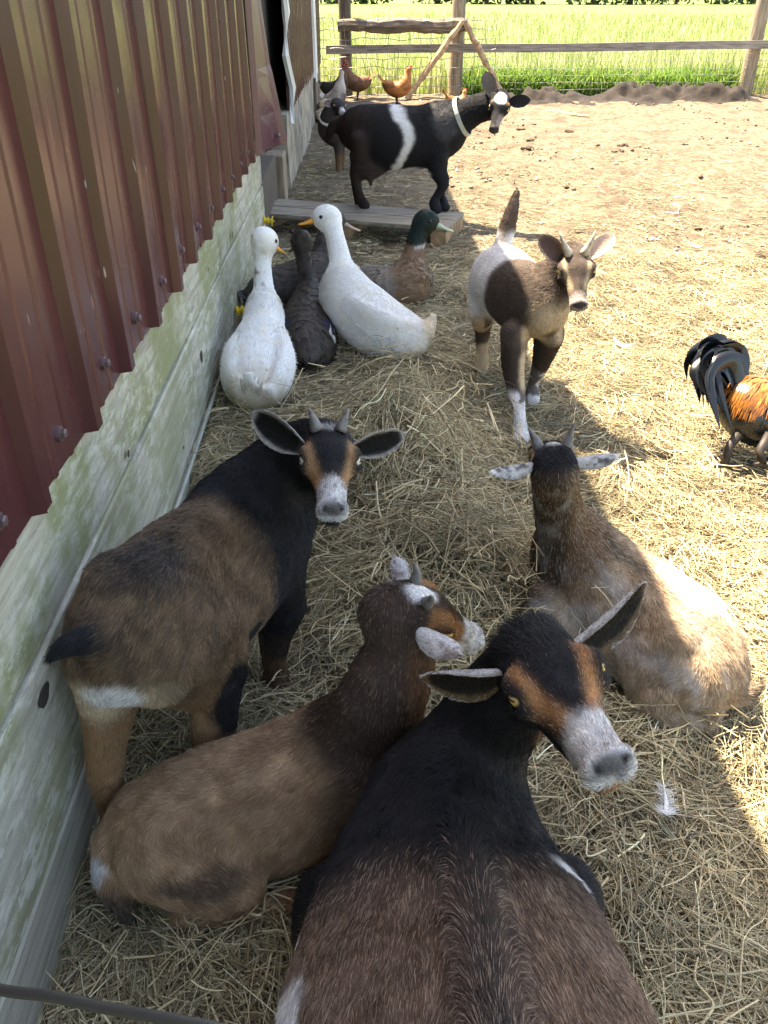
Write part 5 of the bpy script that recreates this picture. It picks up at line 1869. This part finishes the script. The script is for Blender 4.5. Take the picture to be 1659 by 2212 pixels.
def build_goat_G():
    # small grey-brown goat behind the doe
    H = Head(at(728, 212, 6.38), at(745, 248, 6.28), dirv(-.7, -.3, .4), L=.19)
    tr = Tube([(.18, 7.45, .42, .13, .14), (.02, 7.35, .42, .15, .15), (-.13, 7.25, .40, .13, .15), (-.20, 7.2, .40, .09, .11)], k=.05, hair=0.0075, name='trunk')
    nb = H.w(0, .04, -.3)
    nk = Tube([(-.19, 7.2, .42, .10), (-.20, 7.12, .50, .07), (*nb, .06)], k=.05, hair=0.0075, name='neck')
    pr = [tr, nk] + H.prims(hair=0.0037, wide=1.4)
    pr.append(leg([(-.14, 7.18, .36, .05), (-.14, 7.18, .22, .032), (-.14, 7.18, .12, .026), (-.14, 7.16, .09, .028)], name='foreleg'))
    pr.append(leg([(-.14, 7.32, .36, .05), (-.12, 7.32, .22, .032), (-.12, 7.32, .12, .026), (-.12, 7.30, .09, .028)], name='foreleg'))
    pr.append(leg([(.16, 7.4, .40, .06), (.17, 7.4, .22, .035), (.17, 7.4, .10, .026)], name='hindleg'))
    pr.append(leg([(.16, 7.5, .40, .06), (.17, 7.5, .22, .035), (.17, 7.5, .10, .026)], name='hindleg'))
    def paint(V, nm, q):
        n = fbm(V, 40, 2)
        c = mixc(A(.045, .036, .033), A(.085, .065, .055), sstep(-.15, .05, V[:, 0] + .1 * (n - .5)))
        c = mixc(c, TAN * .4, nm.get('foreleg', 0) * sstep(.25, .18, V[:, 2]))
        f = mixc(np.repeat((CHAR * 1.2)[None], len(V), 0), WHITE * .7, spot(q, (0, .85, -.25), (.18, .2, .2), .3, 0))
        return mixc(c, f, sstep(.3, .7, nm.get('head', 0)))
    ep = ear_paint(A(.3, .25, .22), A(.2, .15, .14), A(.3, .25, .22))
    ears = [dict(base=H.w(.15 * H.wide, .10, -.20), tip=H.w(.6, .1, -.2), inner=dirv(0, -.3, .9), width=.03, cup=.5, paint=ep),
            dict(base=H.w(-.15 * H.wide, .10, -.20), tip=H.w(-.35, -.25, .15), inner=dirv(0, 0, .9), width=.03, cup=.5, paint=ep)]
    g = make_goat('goat', 'small grey-brown goat with a white collar behind the belted doe', pr, H, ears, paint, .009, (0, 7.35, .08), dens=0, seed=7)
    H.eyes(g, M_EYE)
    m = MB()
    c = A(-.20, 7.13, .49)
    ax = unit(A(-.02, -.4, .5))
    s = unit(np.cross(ax, A(0, 0, 1)))
    u = np.cross(s, ax)
    m.tube([c + s * .074 * math.cos(t) + u * .078 * math.sin(t) for t in np.linspace(0, 2 * math.pi, 24)], .012, 6, False)
    m.build('collar', plain('white_collar', (.6, .6, .58), .6), g)
    return g

GOATS = dict(A=build_goat_A, B=build_goat_B, C=build_goat_C, D=build_goat_D, E=build_goat_E, F=build_goat_F, G=build_goat_G)
for key, fn in GOATS.items():
    if ONLY is None or key in ONLY:
        fn()
# ------------------------------------------------------------------ birds
M_PLUME = coat_mat('plumage', .6, .3)
M_GLOSS = coat_mat('glossy_plumage', .26, .5)
M_BILL = plain('orange_bill', (.72, .30, .03), .45, noise=.12, scale=40)
M_BILL_DK = plain('dark_bill', (.20, .13, .09), .45, noise=.3, scale=40)
M_BILL_GR = plain('olive_bill', (.33, .38, .24), .4, noise=.2, scale=40)
M_LEG_OR = plain('orange_leg', (.55, .22, .03), .6)
M_LEG_DK = plain('dark_leg', (.022, .015, .011), .6, noise=.3, scale=60)
M_COMB = plain('red_comb', (.50, .035, .025), .6)
M_BEAD = plain('bird_eye', (.012, .010, .010), .08)

def sdf(prims, P):
    d = prims[0].eval(P)
    for p in prims[1:]:
        d = smin(d, p.eval(P), p.k)
    return d

def to_surface(prims, P, off, it=3):
    e = .004
    for _ in range(it):
        d = sdf(prims, P)
        g = np.stack([sdf(prims, P + np.eye(3)[k] * e) - d for k in range(3)], 1) / e
        g /= np.linalg.norm(g, axis=1)[:, None] + 1e-9
        P = P + g * np.clip(off - d, -.03, .03)[:, None]
    return P, g

def plume(prims, roots, dirs, L, W, col, off0=.0005, off1=.003, point=.6, tipdark=0.0, nseg=5, edge=None, edgew=.0):
    """vaned feathers laid along a skin; returns verts, quads, colours"""
    n = len(roots)
    L = np.broadcast_to(L, n)
    W = np.broadcast_to(W, n)
    P, g = to_surface(prims, roots, np.full(n, off0))
    D = dirs - g * (dirs * g).sum(1)[:, None]
    D /= np.linalg.norm(D, axis=1)[:, None] + 1e-9
    rows, cols = [], []
    for i in range(nseg + 1):
        t = i / nseg
        off = np.full(n, off0 + (off1 - off0) * t)
        C, g = to_surface(prims, P, off, 2)
        S = np.cross(g, D)
        S /= np.linalg.norm(S, axis=1)[:, None] + 1e-9
        w = W * (.55 + .45 * math.sin(math.pi * min(.5, t * .9 + .1))) * (1 - max(0, (t - point) / (1 - point)) ** 2.2 * .92)
        for j in (-1, 0, 1):
            rows.append(C + S * (w * .5 * j)[:, None] - g * (.10 * w * abs(j))[:, None])
            c = col * (1 - tipdark * t)
            if edge is not None:
                c = mixc(c, np.asarray(edge), np.full(n, edgew * (abs(j) * .7 + .5 * (t > .8))).clip(0, 1))
            cols.append(c)
        P = C + D * (L / nseg)[:, None]
        D = D - g * (D * g).sum(1)[:, None]
        D /= np.linalg.norm(D, axis=1)[:, None] + 1e-9
    k = len(rows)
    V = np.stack(rows, 1).reshape(-1, 3)
    Cc = np.stack(cols, 1).reshape(-1, 3)
    base = (np.arange(n) * k)[:, None]
    q = []
    for i in range(nseg):
        for j in range(2):
            a = i * 3 + j
            q.append([a, a + 1, a + 4, a + 3])
    Q = (base[:, :, None] + np.array(q)[None]).reshape(-1, 4)
    return V, Q, Cc

def blade(pts, w, up, fold=.28, n=9):
    """one long curved feather along a path"""
    P = catmull(np.array(pts, float), n)
    m = len(P)
    V, Q = [], []
    for i in range(m):
        t = i / (m - 1)
        d = unit(P[min(i + 1, m - 1)] - P[max(i - 1, 0)])
        s = unit(np.cross(d, up))
        nn = np.cross(s, d)
        ww = w * (.35 + .65 * math.sin(math.pi * min(1, t * .8 + .18))) * (1 - max(0, (t - .75) / .25) ** 2 * .95)
        for j in (-1, 0, 1):
            V.append(P[i] + s * ww * .5 * j - nn * fold * ww * abs(j))
    for i in range(m - 1):
        for j in range(2):
            a = i * 3 + j
            Q.append([a, a + 1, a + 4, a + 3])
    return np.array(V), np.array(Q)

def bill_mesh(base, d, up, L, w, h):
    d, up = unit(d), unit(up)
    s = unit(np.cross(d, up))
    up = np.cross(s, d)
    m = MB()
    pts = [(-.15, .62, 1.0, 0), (.0, .60, 1.0, 0), (.25, .52, .78, -.05), (.55, .55, .45, -.16), (.8, .58, .30, -.20), (.95, .45, .22, -.20), (1.0, .15, .12, -.20)]
    vs, fs = [], []
    n = 10
    for t, a, b, z in pts:
        c = base + d * L * t + up * h * z
        for k in range(n):
            th = 2 * math.pi * k / n
            vs.append(c + s * w * a * math.cos(th) + up * h * .5 * b * math.sin(th))
    for i in range(len(pts) - 1):
        for k in range(n):
            l = (k + 1) % n
            fs.append((i * n + k, i * n + l, (i + 1) * n + l, (i + 1) * n + k))
    fs.append(tuple((len(pts) - 1) * n + k for k in range(n)))
    return m.add(vs, fs)

def make_bird(name, label, cat, body, neck, head_c, head_r, bill_d, paint, billm, base, vs=.006, feathers=700, fl=(.03, .045), fw=.018, back=None, gloss=False, group=None, seed=1, bill=(.06, .022, .024), wings=(), tails=(), edge=None, edgew=0, fur=26000, furlen=.012, eye_up=.25, legs=(), legm=None, comb=None, legr=1.0, extra=()):
    root = empty(name, base)
    tag(root, label, cat, group)
    tb = Tube(body, k=.04, flow=-1, hair=furlen, name='body', sub=4)
    tn = Tube(neck, k=.05, up=(0, 1, .2), flow=1, hair=furlen, name='neck', sub=4)
    bd = unit(bill_d)
    hd = Ell(head_c, (head_r * 1.18, head_r * .92, head_r * 1.0), np.array([bd, unit(np.cross(A(0, 0, 1), bd)), unit(np.cross(bd, np.cross(A(0, 0, 1), bd)))]), k=.03, hair=furlen * .6, flow=-bd, name='head')
    prims = [tb, tn, hd] + [Tube(e, k=.018, flow=-1, hair=furlen, name='body', sub=4) for e in extra]
    V, Q = skin(prims, vs)
    flow, hl, nm = fields(prims, V)
    col = np.clip(paint(V, nm), .004, .85)
    mat = M_GLOSS if gloss else M_PLUME
    mesh_obj('body', V, Q, mat, root, True, col)
    r = np.random.default_rng(seed)
    nv, area = vnormals(V, Q)
    # lying plumage over trunk
    wt = area * nm['body'][Q].mean(1) ** 2
    fi = r.choice(len(Q), feathers, p=wt / wt.sum())
    R0 = V[Q[fi]].mean(1)
    tail_dir = unit(np.array(body[0][:3]) - np.array(body[-1][:3])) if back is None else unit(back)
    D0 = np.repeat(tail_dir[None], feathers, 0) + r.normal(0, .10, (feathers, 3)) + A(0, 0, -.15)
    fc = np.clip(paint(R0, {k: v[Q[fi, 0]] for k, v in nm.items()}), .004, .85) * np.exp(r.normal(0, .05, feathers))[:, None]
    pv = plume(prims, R0, D0, fl[0] + (fl[1] - fl[0]) * r.random(feathers), fw * (.8 + .4 * r.random(feathers)), fc, edge=edge, edgew=edgew)
    if feathers > 1:
        mesh_obj('plumage', pv[0], pv[1], mat, root, True, pv[2])['kind'] = 'stuff'
    if FUR > 0 and fur:
        msk = np.clip(nm['neck'] + nm['head'] + .55, 0, 1)
        g = grow(V, Q, col, flow, hl, fur * 1.6, lift=.18, rad=.0007, seed=seed, vary=.07, jitter=.09, dmask=msk)
        strands('down', *g[:4], g[5], g[4], M_PLUME, root)
    for wn_ in wings:
        n = len(wn_['roots'])
        pv = plume(prims, np.array(wn_['roots'], float), np.array(wn_['dirs'], float), np.array(wn_['L']), np.array(wn_['W']), np.array(wn_['col'], float), off0=.0015, off1=.0045, point=.7, edge=wn_.get('edge'), edgew=wn_.get('edgew', 0), nseg=6)
        mesh_obj('wing', pv[0], pv[1], mat, root, True, pv[2])['kind'] = 'stuff'
    if tails:
        for pts, w, up, c in tails:
            bv, bq = blade(pts, w, up)
            mesh_obj('tail_feather', bv, bq, mat, root, True, np.repeat(np.asarray(c)[None], len(bv), 0))
    if bill:
        bill_mesh(np.asarray(head_c) + bd * head_r * .98 - A(0, 0, head_r * .15), bd, A(0, 0, 1), *bill).build('bill', billm, root, True)
    sd = unit(np.cross(bd, A(0, 0, 1)))
    for s in (-1, 1):
        MB().ball(np.asarray(head_c) + bd * head_r * .50 + sd * s * head_r * .80 + A(0, 0, head_r * eye_up), head_r * .17, 10, 7).build('eye', M_BEAD, root, True)
    for lg in legs:
        m = MB().tube(lg, [q * legr for q in (.014, .010, .009, .009)][:len(lg)], 8)
        f = np.asarray(lg[-1], float)
        hx = unit(A(-tail_dir[0], -tail_dir[1], 0))
        for a in (-.5, 0, .5, 3.1):
            c_, s_ = math.cos(a), math.sin(a)
            dd = A(hx[0] * c_ - hx[1] * s_, hx[0] * s_ + hx[1] * c_, 0)
            m.tube([f, f + dd * (.055 if a < 3 else .025) + A(0, 0, -.006)], [.008, .004], 6)
        m.build('leg', legm or M_LEG_OR, root, True)
    if comb:
        m = MB()
        hc = np.asarray(head_c)
        for k in range(5):
            t = (k - 1.5) / 4
            m.ball(hc + bd * head_r * (1.1 - .5 * k) + A(0, 0, head_r * (1.0 + .25 * math.sin(k * 2.2))), (head_r * .34, head_r * .34, head_r * .42), 8, 6)
        m.ball(hc + bd * head_r * .75 - A(0, 0, head_r * .95), (head_r * .3, head_r * .3, head_r * .5), 8, 6)
        m.build('comb', M_COMB, root, True)
    return root, prims

def wing_set(sh, rear, down, n, L, W, col, rows=4, edge=None, edgew=0, seed=3, spec=None):
    """rows of coverts and flight feathers from shoulder towards the tail"""
    r = np.random.default_rng(seed)
    sh, rear, down = np.asarray(sh, float), np.asarray(rear, float), np.asarray(down, float)
    R, D, Ls, Ws, C = [], [], [], [], []
    for k in range(rows - 1, -1, -1):
        for i in range(n):
            u = i / (n - 1)
            p = sh + rear * (.10 + .16 * k + .05 * r.random()) + down * (u * (1 - .12 * k)) + r.normal(0, .003, 3)
            R.append(p)
            D.append(unit(rear) + unit(down) * (-.18 + .10 * u) + r.normal(0, .04, 3))
            Ls.append(L * (.55 + .16 * k))
            Ws.append(W * (.9 + .2 * r.random()))
            c = np.asarray(col(k, u), float) * math.exp(r.normal(0, .06))
            C.append(c)
    return dict(roots=R, dirs=D, L=Ls, W=Ws, col=C, edge=edge, edgew=edgew)

DW = A(.84, .83, .80)
DCREAM = A(.62, .50, .30)
# left white duck, seen from behind
def duck_left():
    t = at(545, 845, 2.66)
    body = [(*at(548, 850, 2.66), .050, .045), (*at(552, 832, 2.72), .100, .088), (*at(556, 800, 2.80), .122, .108), (*at(562, 760, 2.88), .108, .10), (*at(568, 712, 2.96), .076, .08), (*at(571, 672, 3.0), .054, .06)]
    neck = [(*at(571, 680, 3.0), .056, .06), (*at(570, 630, 3.02), .037, .04), (*at(567, 580, 3.03), .031, .032), (*at(568, 535, 3.01), .031, .032)]
    hc = at(572, 519, 3.00)
    def paint(V, nm):
        n = fbm(V, 30, 2)
        c = mixc(DW, DW * A(1, .96, .88), sstep(.5, .8, n))
        c = mixc(c, DCREAM * .9, spot(V, t + A(0, .02, -.03), (.09, .12, .09), .5, .3) * .8)
        c = mixc(c, A(.30, .20, .13), nm['neck'] * sstep(.52, .66, fbm(V, 45, 4)) * sstep(-.325, -.345, V[:, 0]) * .9)
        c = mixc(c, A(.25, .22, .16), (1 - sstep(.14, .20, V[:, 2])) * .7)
        return c
    ex = []
    for s in (-1, 1):
        o = AX_R * s
        ex.append([(*(at(569, 725, 2.90) + o * .052), .022, .030), (*(at(562, 765, 2.80) + o * .082), .030, .052), (*(at(555, 812, 2.70) + o * .080), .026, .048), (*(at(550, 848, 2.63) + o * .050), .014, .024)])
    ex.append([(*at(547, 862, 2.66), .050, .026), (*at(543, 838, 2.61), .040, .014), (*at(536, 806, 2.575), .016, .006)])
    tails = []
    for k in range(7):
        a = (k - 3) / 3
        b = at(545 + 16 * a, 862, 2.63)
        tp = at(543 + 24 * a, 822 - 18 * (1 - abs(a)) - 8 * (a < 0), 2.575)
        tails.append(([b, b * .5 + tp * .5 + A(0, -.012, .004), tp], .013, A(.6 * a, -1, .6), (DCREAM * .5 + DW * .4) * (1 - .12 * abs(a))))
    make_bird('duck', 'white duck with a stained neck seen from behind, nearest the boards', 'duck', body, neck, hc,   .046, dirv(.62, -.10, -.78), paint, M_BILL, on(550, 893, .12), group='ducks by the wall', seed=1, extra=ex, tails=tails, back=A(0, -1, -.1), fl=(.025, .04), fw=.016, feathers=1, fur=70000,
              legs=[])
def duck_right():
    body = [(*at(912, 722, 3.08), .040, .04), (*at(880, 728, 3.10), .088, .082), (*at(828, 712, 3.13), .118, .112), (*at(775, 670, 3.16), .112, .115), (*at(742, 630, 3.18), .082, .09)]
    neck = [(*at(745, 640, 3.18), .085, .09), (*at(738, 580, 3.18), .047, .052), (*at(728, 530, 3.18), .036, .039), (*at(715, 480, 3.18), .035, .037)]
    hc = at(704, 469, 3.18)
    def paint(V, nm):
        n = fbm(V, 30, 2)
        c = mixc(DW, DW * A(1, .97, .9), sstep(.5, .8, n))
        c = mixc(c, DCREAM, spot(V, at(928, 705, 3.1), (.05, .08, .07), .5, .3) * .7)
        c = mixc(c, DCREAM * .9, spot(V, at(880, 775, 3.12), (.12, .1, .05), .5, .3) * .6)
        return c
    ex = [[(*at(757, 655, 3.06), .022, .034), (*at(800, 690, 3.03), .030, .060), (*at(850, 712, 3.02), .026, .050), (*at(905, 712, 3.05), .012, .022)],
          [(*at(770, 640, 3.27), .022, .030), (*at(830, 680, 3.25), .028, .05), (*at(900, 702, 3.18), .012, .02)],
          [(*at(905, 728, 3.10), .045, .030), (*at(925, 705, 3.10), .034, .016), (*at(938, 680, 3.10), .014, .006)]]
    tails = []
    for k in range(7):
        a = (k - 3) / 3
        b = at(912, 722, 3.09) + A(0, a * .025, 0)
        tp = at(938, 684 + 26 * abs(a), 3.09) + A(0, a * .04, 0)
        tails.append(([b, b * .5 + tp * .5 + A(.010, 0, .0), tp], .016, A(-.6, -.8, .6), (DCREAM * .6 + DW * .35) * (1.0 - .12 * abs(a))))
    make_bird('duck', 'white duck with long upright neck standing side-on, orange bill pointing left', 'duck', body, neck, hc, .046, dirv(-.97, -.18, .10), paint, M_BILL, on(830, 785, .12), group='ducks by the wall', seed=2, extra=ex, tails=tails, back=A(1, 0, -.25), fl=(.025, .04), fw=.016, feathers=1, fur=70000, bill=(.064, .022, .026),
              legs=[])
DB = A(.022, .018, .016)
DB2 = A(.055, .043, .034)
NAVY = A(.012, .018, .075)
def dark_paint(V, nm):
    n = fbm(V, 60, 2)
    return mixc(DB, DB2, sstep(.35, .7, n))
def wing_col(k, u):
    return NAVY if (k == 2 and .3 < u < .8) else (DW * .8 if (k == 3 and u > .6) else DB * (1 + .3 * u))
def duck_dark():
    body = [(*at(668, 775, 3.02), .05, .05), (*at(668, 760, 3.08), .095, .09), (*at(664, 725, 3.18), .115, .105), (*at(666, 690, 3.26), .10, .10), (*at(670, 660, 3.32), .075, .08)]
    neck = [(*at(672, 665, 3.32), .065, .07), (*at(668, 615, 3.33), .040, .042), (*at(658, 570, 3.33), .032, .033), (*at(653, 535, 3.32), .032, .033)]
    hc = at(650, 519, 3.32)
    wings = []
    for s in (-1, 1):
        sh = at(668, 670, 3.20) + AX_R * s * .04 + A(0, 0, .03)
        wings.append(wing_set(sh, A(.0, -.16, -.06), AX_R * s * .075 - A(0, 0, .05), 7, .10, .034, wing_col, edge=DB2 * 1.6, edgew=.5, seed=14 + s))
    tails = [([at(668, 775, 3.03) + AX_R * a * .02, at(668, 785, 2.98) + AX_R * a * .03, at(668, 782, 2.94) + AX_R * a * .05], .03, A(0, 0, 1), DB) for a in (-1, -.5, 0, .5, 1)]
    make_bird('duck', 'dark brown duck facing away between the two white ducks', 'duck', body, neck, hc, .042, dirv(-.55, -.1, -.8), dark_paint, M_BILL_DK, on(665, 795, .12), group='ducks by the wall', seed=3, wings=wings, tails=tails, back=A(0, -1, -.2), edge=DB2 * 2.0, edgew=.6, fl=(.03, .045), fur=7000)
def duck_behind():
    body = [(*at(545, 640, 3.42), .04, .04), (*at(580, 630, 3.45), .085, .08), (*at(630, 620, 3.50), .11, .10), (*at(670, 605, 3.52), .10, .10), (*at(690, 590, 3.53), .075, .08)]
    neck = [(*at(688, 600, 3.53), .065, .07), (*at(692, 560, 3.53), .042, .045), (*at(698, 520, 3.53), .034, .035), (*at(712, 490, 3.53), .034, .034)]
    hc = at(724, 476, 3.53)
    sh = at(665, 590, 3.42)
    wings = [wing_set(sh, at(560, 635, 3.36) - sh, at(630, 660, 3.38) - at(640, 600, 3.42), 7, .12, .036, wing_col, edge=DB2 * 1.6, edgew=.5, seed=21)]
    tails = [([at(550, 640, 3.42) + A(0, a * .03, 0), at(530, 632, 3.42) + A(0, a * .04, 0), at(512, 628 + 8 * a, 3.42) + A(0, a * .05, 0)], .03, A(0, 0, 1), BLACK * 1.4) for a in (-1, -.5, 0, .5, 1)]
    make_bird('duck', 'dark brown duck standing behind the white ducks, pale bill pointing right', 'duck', body, neck, hc, .042, dirv(.93, -.32, .1), dark_paint, plain('pinkish_bill', (.30, .21, .16), .45), on(640, 690, .14), group='ducks by the wall', seed=4, wings=wings, tails=tails, back=A(-1, 0, -.1), edge=DB2 * 2.0, edgew=.6, fl=(.03, .045), fur=7000, bill=(.075, .022, .025),
              legs=[])
def drake():
    body = [(*at(778, 590, 3.75), .035, .035), (*at(800, 608, 3.74), .078, .07), (*at(838, 622, 3.72), .105, .095), (*at(872, 622, 3.70), .105, .105), (*at(890, 605, 3.69), .08, .09)]
    neck = [(*at(888, 612, 3.69), .08, .085), (*at(893, 565, 3.69), .055, .058), (*at(898, 525, 3.68), .042, .044), (*at(908, 492, 3.67), .040, .041)]
    hc = at(922, 477, 3.66)
    GRN = A(.003, .015, .011)
    BR = A(.17, .105, .06)
    GY = A(.17, .145, .12)
    def paint(V, nm):
        n = fbm(V, 60, 2)
        c = mixc(GY * .8, GY * 1.25, sstep(.35, .7, n))
        nk = nm['neck'] + nm['head']
        breast = sstep(.10, .02, -(V[:, 0] - .23)) 
        c = mixc(c, BR * (1), np.clip(nk + spot(V, at(885, 625, 3.6), (.085, .12, .15), .4, .2), 0, 1))
        zz = V[:, 2]
        zr = at(897, 530, 3.68)[2]
        c = mixc(c, WHITE * .7, np.clip(nk, 0, 1) * np.exp(-((zz - zr) / .006) ** 2) * (V[:, 0] > at(897, 530, 3.68)[0] - .01))
        c = mixc(c, GRN, np.clip(nk * 1.2, 0, 1) * sstep(zr + .004, zr + .012, zz))
        return c
    sh = at(868, 590, 3.60)
    wings = [wing_set(sh, at(785, 600, 3.60) - sh, at(850, 640, 3.58) - at(850, 595, 3.60), 7, .10, .034, lambda k, u: (GY * (.9 + .2 * u)) if k < 2 else GY * .6, edge=A(.4, .36, .32), edgew=.4, seed=31)]
    tails = [([at(782, 590, 3.75) + A(0, a * .03, 0), at(768, 575, 3.75) + A(0, a * .04, 0), at(758, 556 + 10 * abs(a), 3.75) + A(0, a * .03, 0)], .03, A(0, 0, 1), BLACK * 1.3) for a in (-1, -.5, 0, .5, 1)]
    make_bird('duck', 'drake with glossy green head and brown breast standing before the pallet', 'duck', body, neck, hc, .047, dirv(.92, -.30, .10), paint, M_BILL_GR, on(870, 690, .13), group='ducks by the wall', seed=5, wings=wings, tails=tails, back=A(-1, 0, .0), edge=A(.30, .26, .22), edgew=.3, fl=(.03, .045), bill=(.080, .024, .028),
              legs=[])

def rooster():
    zc = 2.52
    RB = A(.006, .007, .008)
    OR = A(.42, .16, .035)
    body = [(*at(1592, 850, zc), .040, .05), (*at(1610, 875, zc), .072, .085), (*at(1648, 895, zc), .09, .10), (*at(1700, 895, zc), .09, .10), (*at(1735, 870, zc), .07, .085)]
    neck = [(*at(1730, 895, zc), .075, .08), (*at(1750, 830, zc), .05, .055), (*at(1765, 770, zc), .035, .036), (*at(1772, 735, zc), .03, .03)]
    hc = at(1778, 718, zc)
    def paint(V, nm):
        c = np.repeat(RB[None], len(V), 0)
        return mixc(c, OR, sstep(.75, .95, nm['neck'] + nm['head']) * sstep(at(1742, 850, zc)[0] - .02, at(1742, 850, zc)[0] + .02, V[:, 0]))
    r = np.random.default_rng(3)
    tails = []
    for k in range(34):
        a = r.random()
        s = r.normal(0, 1)
        b = at(1592 + 10 * a, 858 - 20 * a, zc) + A(0, s * .016, 0)
        top = at(1545 + 45 * a + r.normal(0, 6), 775 - 22 * a + r.normal(0, 8), zc) + A(0, s * .03, 0)
        mid = at(1515 + 20 * a + r.normal(0, 8), 775 + 10 * (1 - a) + r.normal(0, 8), zc) + A(0, s * .04, 0)
        tip = at(1496 + 60 * a + 12 * r.random(), 795 + 110 * r.random() ** .7, zc) + A(0, s * .045, 0)
        tails.append(([b, top, mid, tip], .030 + .018 * r.random(), A(r.normal(0, .5), -1, .25 + r.normal(0, .5)), RB * (.9 + .5 * r.random())))
    root, prims = make_bird('rooster', 'black rooster with orange saddle feathers at the right edge', 'rooster', body, neck, hc, .034, dirv(.95, -.1, .1), paint, M_BILL_DK, on(1600, 1005, .06), gloss=True, seed=6, tails=tails, back=A(-1, 0, -.5), fl=(.04, .06), fw=.026, edge=RB * 3, edgew=.3, bill=(.03, .010, .014), comb=True,
              legs=[[at(1608, 925, zc - .02), at(1578, 960, zc - .04), at(1562, 1005, zc - .04)], [at(1665, 940, zc - .10), at(1640, 975, zc - .10), at(1648, 1000, zc - .10)]], legr=1.35, legm=M_LEG_DK, fur=0)
    # orange saddle: narrow hanging feathers
    n = 420
    u, v = r.random(n), r.random(n)
    R0 = np.array([at(1608 + 70 * a, 815 + 42 * a - 20 * b, zc - .10 + .20 * b) for a, b in zip(u, v)])
    D0 = np.repeat((at(1585, 915, zc) - at(1625, 835, zc))[None], n, 0) + r.normal(0, .015, (n, 3))
    D0 /= np.linalg.norm(D0, axis=1)[:, None]
    c = OR * np.exp(r.normal(0, .35, n))[:, None] * A(1, .95, .9)
    pv = plume(prims, R0, D0, .075 + .05 * r.random(n), .009 + .004 * r.random(n), c, off0=.006, off1=.014, point=.3, tipdark=.5)
    mesh_obj('saddle', pv[0], pv[1], M_GLOSS, root, True, pv[2])['kind'] = 'stuff'
    # glossy wing on the side
    sh = at(1700, 880, zc - .10)
    w = wing_set(sh, at(1625, 930, zc - .12) - sh, at(1690, 945, zc - .1) - sh, 7, .09, .032, lambda k, u_: RB * 1.3, seed=5)
    pv = plume(prims, np.array(w['roots']), np.array(w['dirs']), np.array(w['L']), np.array(w['W']), np.array(w['col']), off0=.006, off1=.016)
    mesh_obj('wing', pv[0], pv[1], M_GLOSS, root, True, pv[2])['kind'] = 'stuff'

def hen(px, py, zc, heading, col, label, head_col=None, s=1.0, sit=False):
    c0 = at(px, py, zc)
    h = unit(heading)
    P = lambda a, z: c0 + h * a * s + A(0, 0, z * s)
    col = np.asarray(col, float)
    body = [(*P(-.16, .07), .035 * s, .05 * s), (*P(-.10, .02), .075 * s, .08 * s), (*P(0, -.02), .10 * s, .10 * s), (*P(.09, 0), .085 * s, .09 * s), (*P(.12, .05), .06 * s, .07 * s)]
    neck = [(*P(.11, .05), .06 * s, .07 * s), (*P(.14, .12), .042 * s, .045 * s), (*P(.15, .19), .03 * s, .03 * s)]
    hc = P(.16, .205)
    hcol = col if head_col is None else np.asarray(head_col, float)
    def paint(V, nm):
        n = fbm(V, 25, 2)
        c = mixc(col * .65, col * 1.3, sstep(.3, .7, n))
        return mixc(c, hcol, np.clip(nm['neck'] + nm['head'], 0, 1))
    tails = []
    sd = np.cross(h, A(0, 0, 1))
    for k in range(7):
        a = (k - 3) / 3
        b = P(-.14, .06) + sd * a * .03
        tails.append(([b, P(-.21, .13) + sd * a * .04, P(-.25, .20 - .03 * abs(a)) + sd * a * .05], .05 * s, A(0, 0, 1) + h, col * .9))
    g = c0.copy()
    lz = c0[2] - .08
    legs = [] if sit else [[P(-.01, -.10) + sd * k * .035, P(.0, -.17) + sd * k * .035, A(*(P(.0, 0) + sd * k * .035)[:2], .075)] for k in (-1, 1)]
    make_bird('hen', label, 'hen', body, neck, hc, .028 * s, h, paint, M_BILL_DK, (c0[0], c0[1], .07), vs=.010, feathers=140, fl=(.04, .06), fw=.03, edge=col * .5, edgew=.4, group='hens by the fence', tails=tails, fur=0, bill=(.025, .008, .012), legs=legs, comb=True, legm=M_LEG_DK)

if ONLY is None or 'K' in ONLY:
    duck_left()
    duck_right()
    duck_dark()
    duck_behind()
    drake()
    rooster()
    hen(858, 190, 10.9, dirv(.95, 0, .2), (.33, .12, .035), 'red-brown hen standing alone in front of the wire netting')
    hen(722, 190, 11.0, dirv(.9, .1, .3), (.035, .028, .022), 'dark brown hen beside the far barn wing, facing right', head_col=(.10, .05, .03))
    hen(772, 178, 11.3, dirv(-.95, .1, .2), (.17, .075, .035), 'brown hen facing left in front of the dark fence post')
    hen(722, 210, 10.3, dirv(.6, .2, .6), (.50, .42, .38), 'pale pinkish hen beneath the dark brown hen', s=.95)
    hen(985, 222, 10.9, dirv(.9, 0, -.3), (.42, .19, .07), 'orange hen squatting on the sunlit dirt behind the belted doe', s=.75, sit=True)
    m = MB()
    r_ = np.random.default_rng(2)
    p = on(703, 262, .06)
    for j in range(5):
        m.ball(p + A(r_.normal(0, .05), r_.normal(0, .05), .05 + .05 * j * .6), (.10, .09, .07), 8, 6)
    tag(m.build('stone', plain('pale_stone', (.42, .33, .22), .9, noise=.3, scale=12, bump=.6), None), 'pale lumpy stone at the foot of the far barn wing', 'stone')
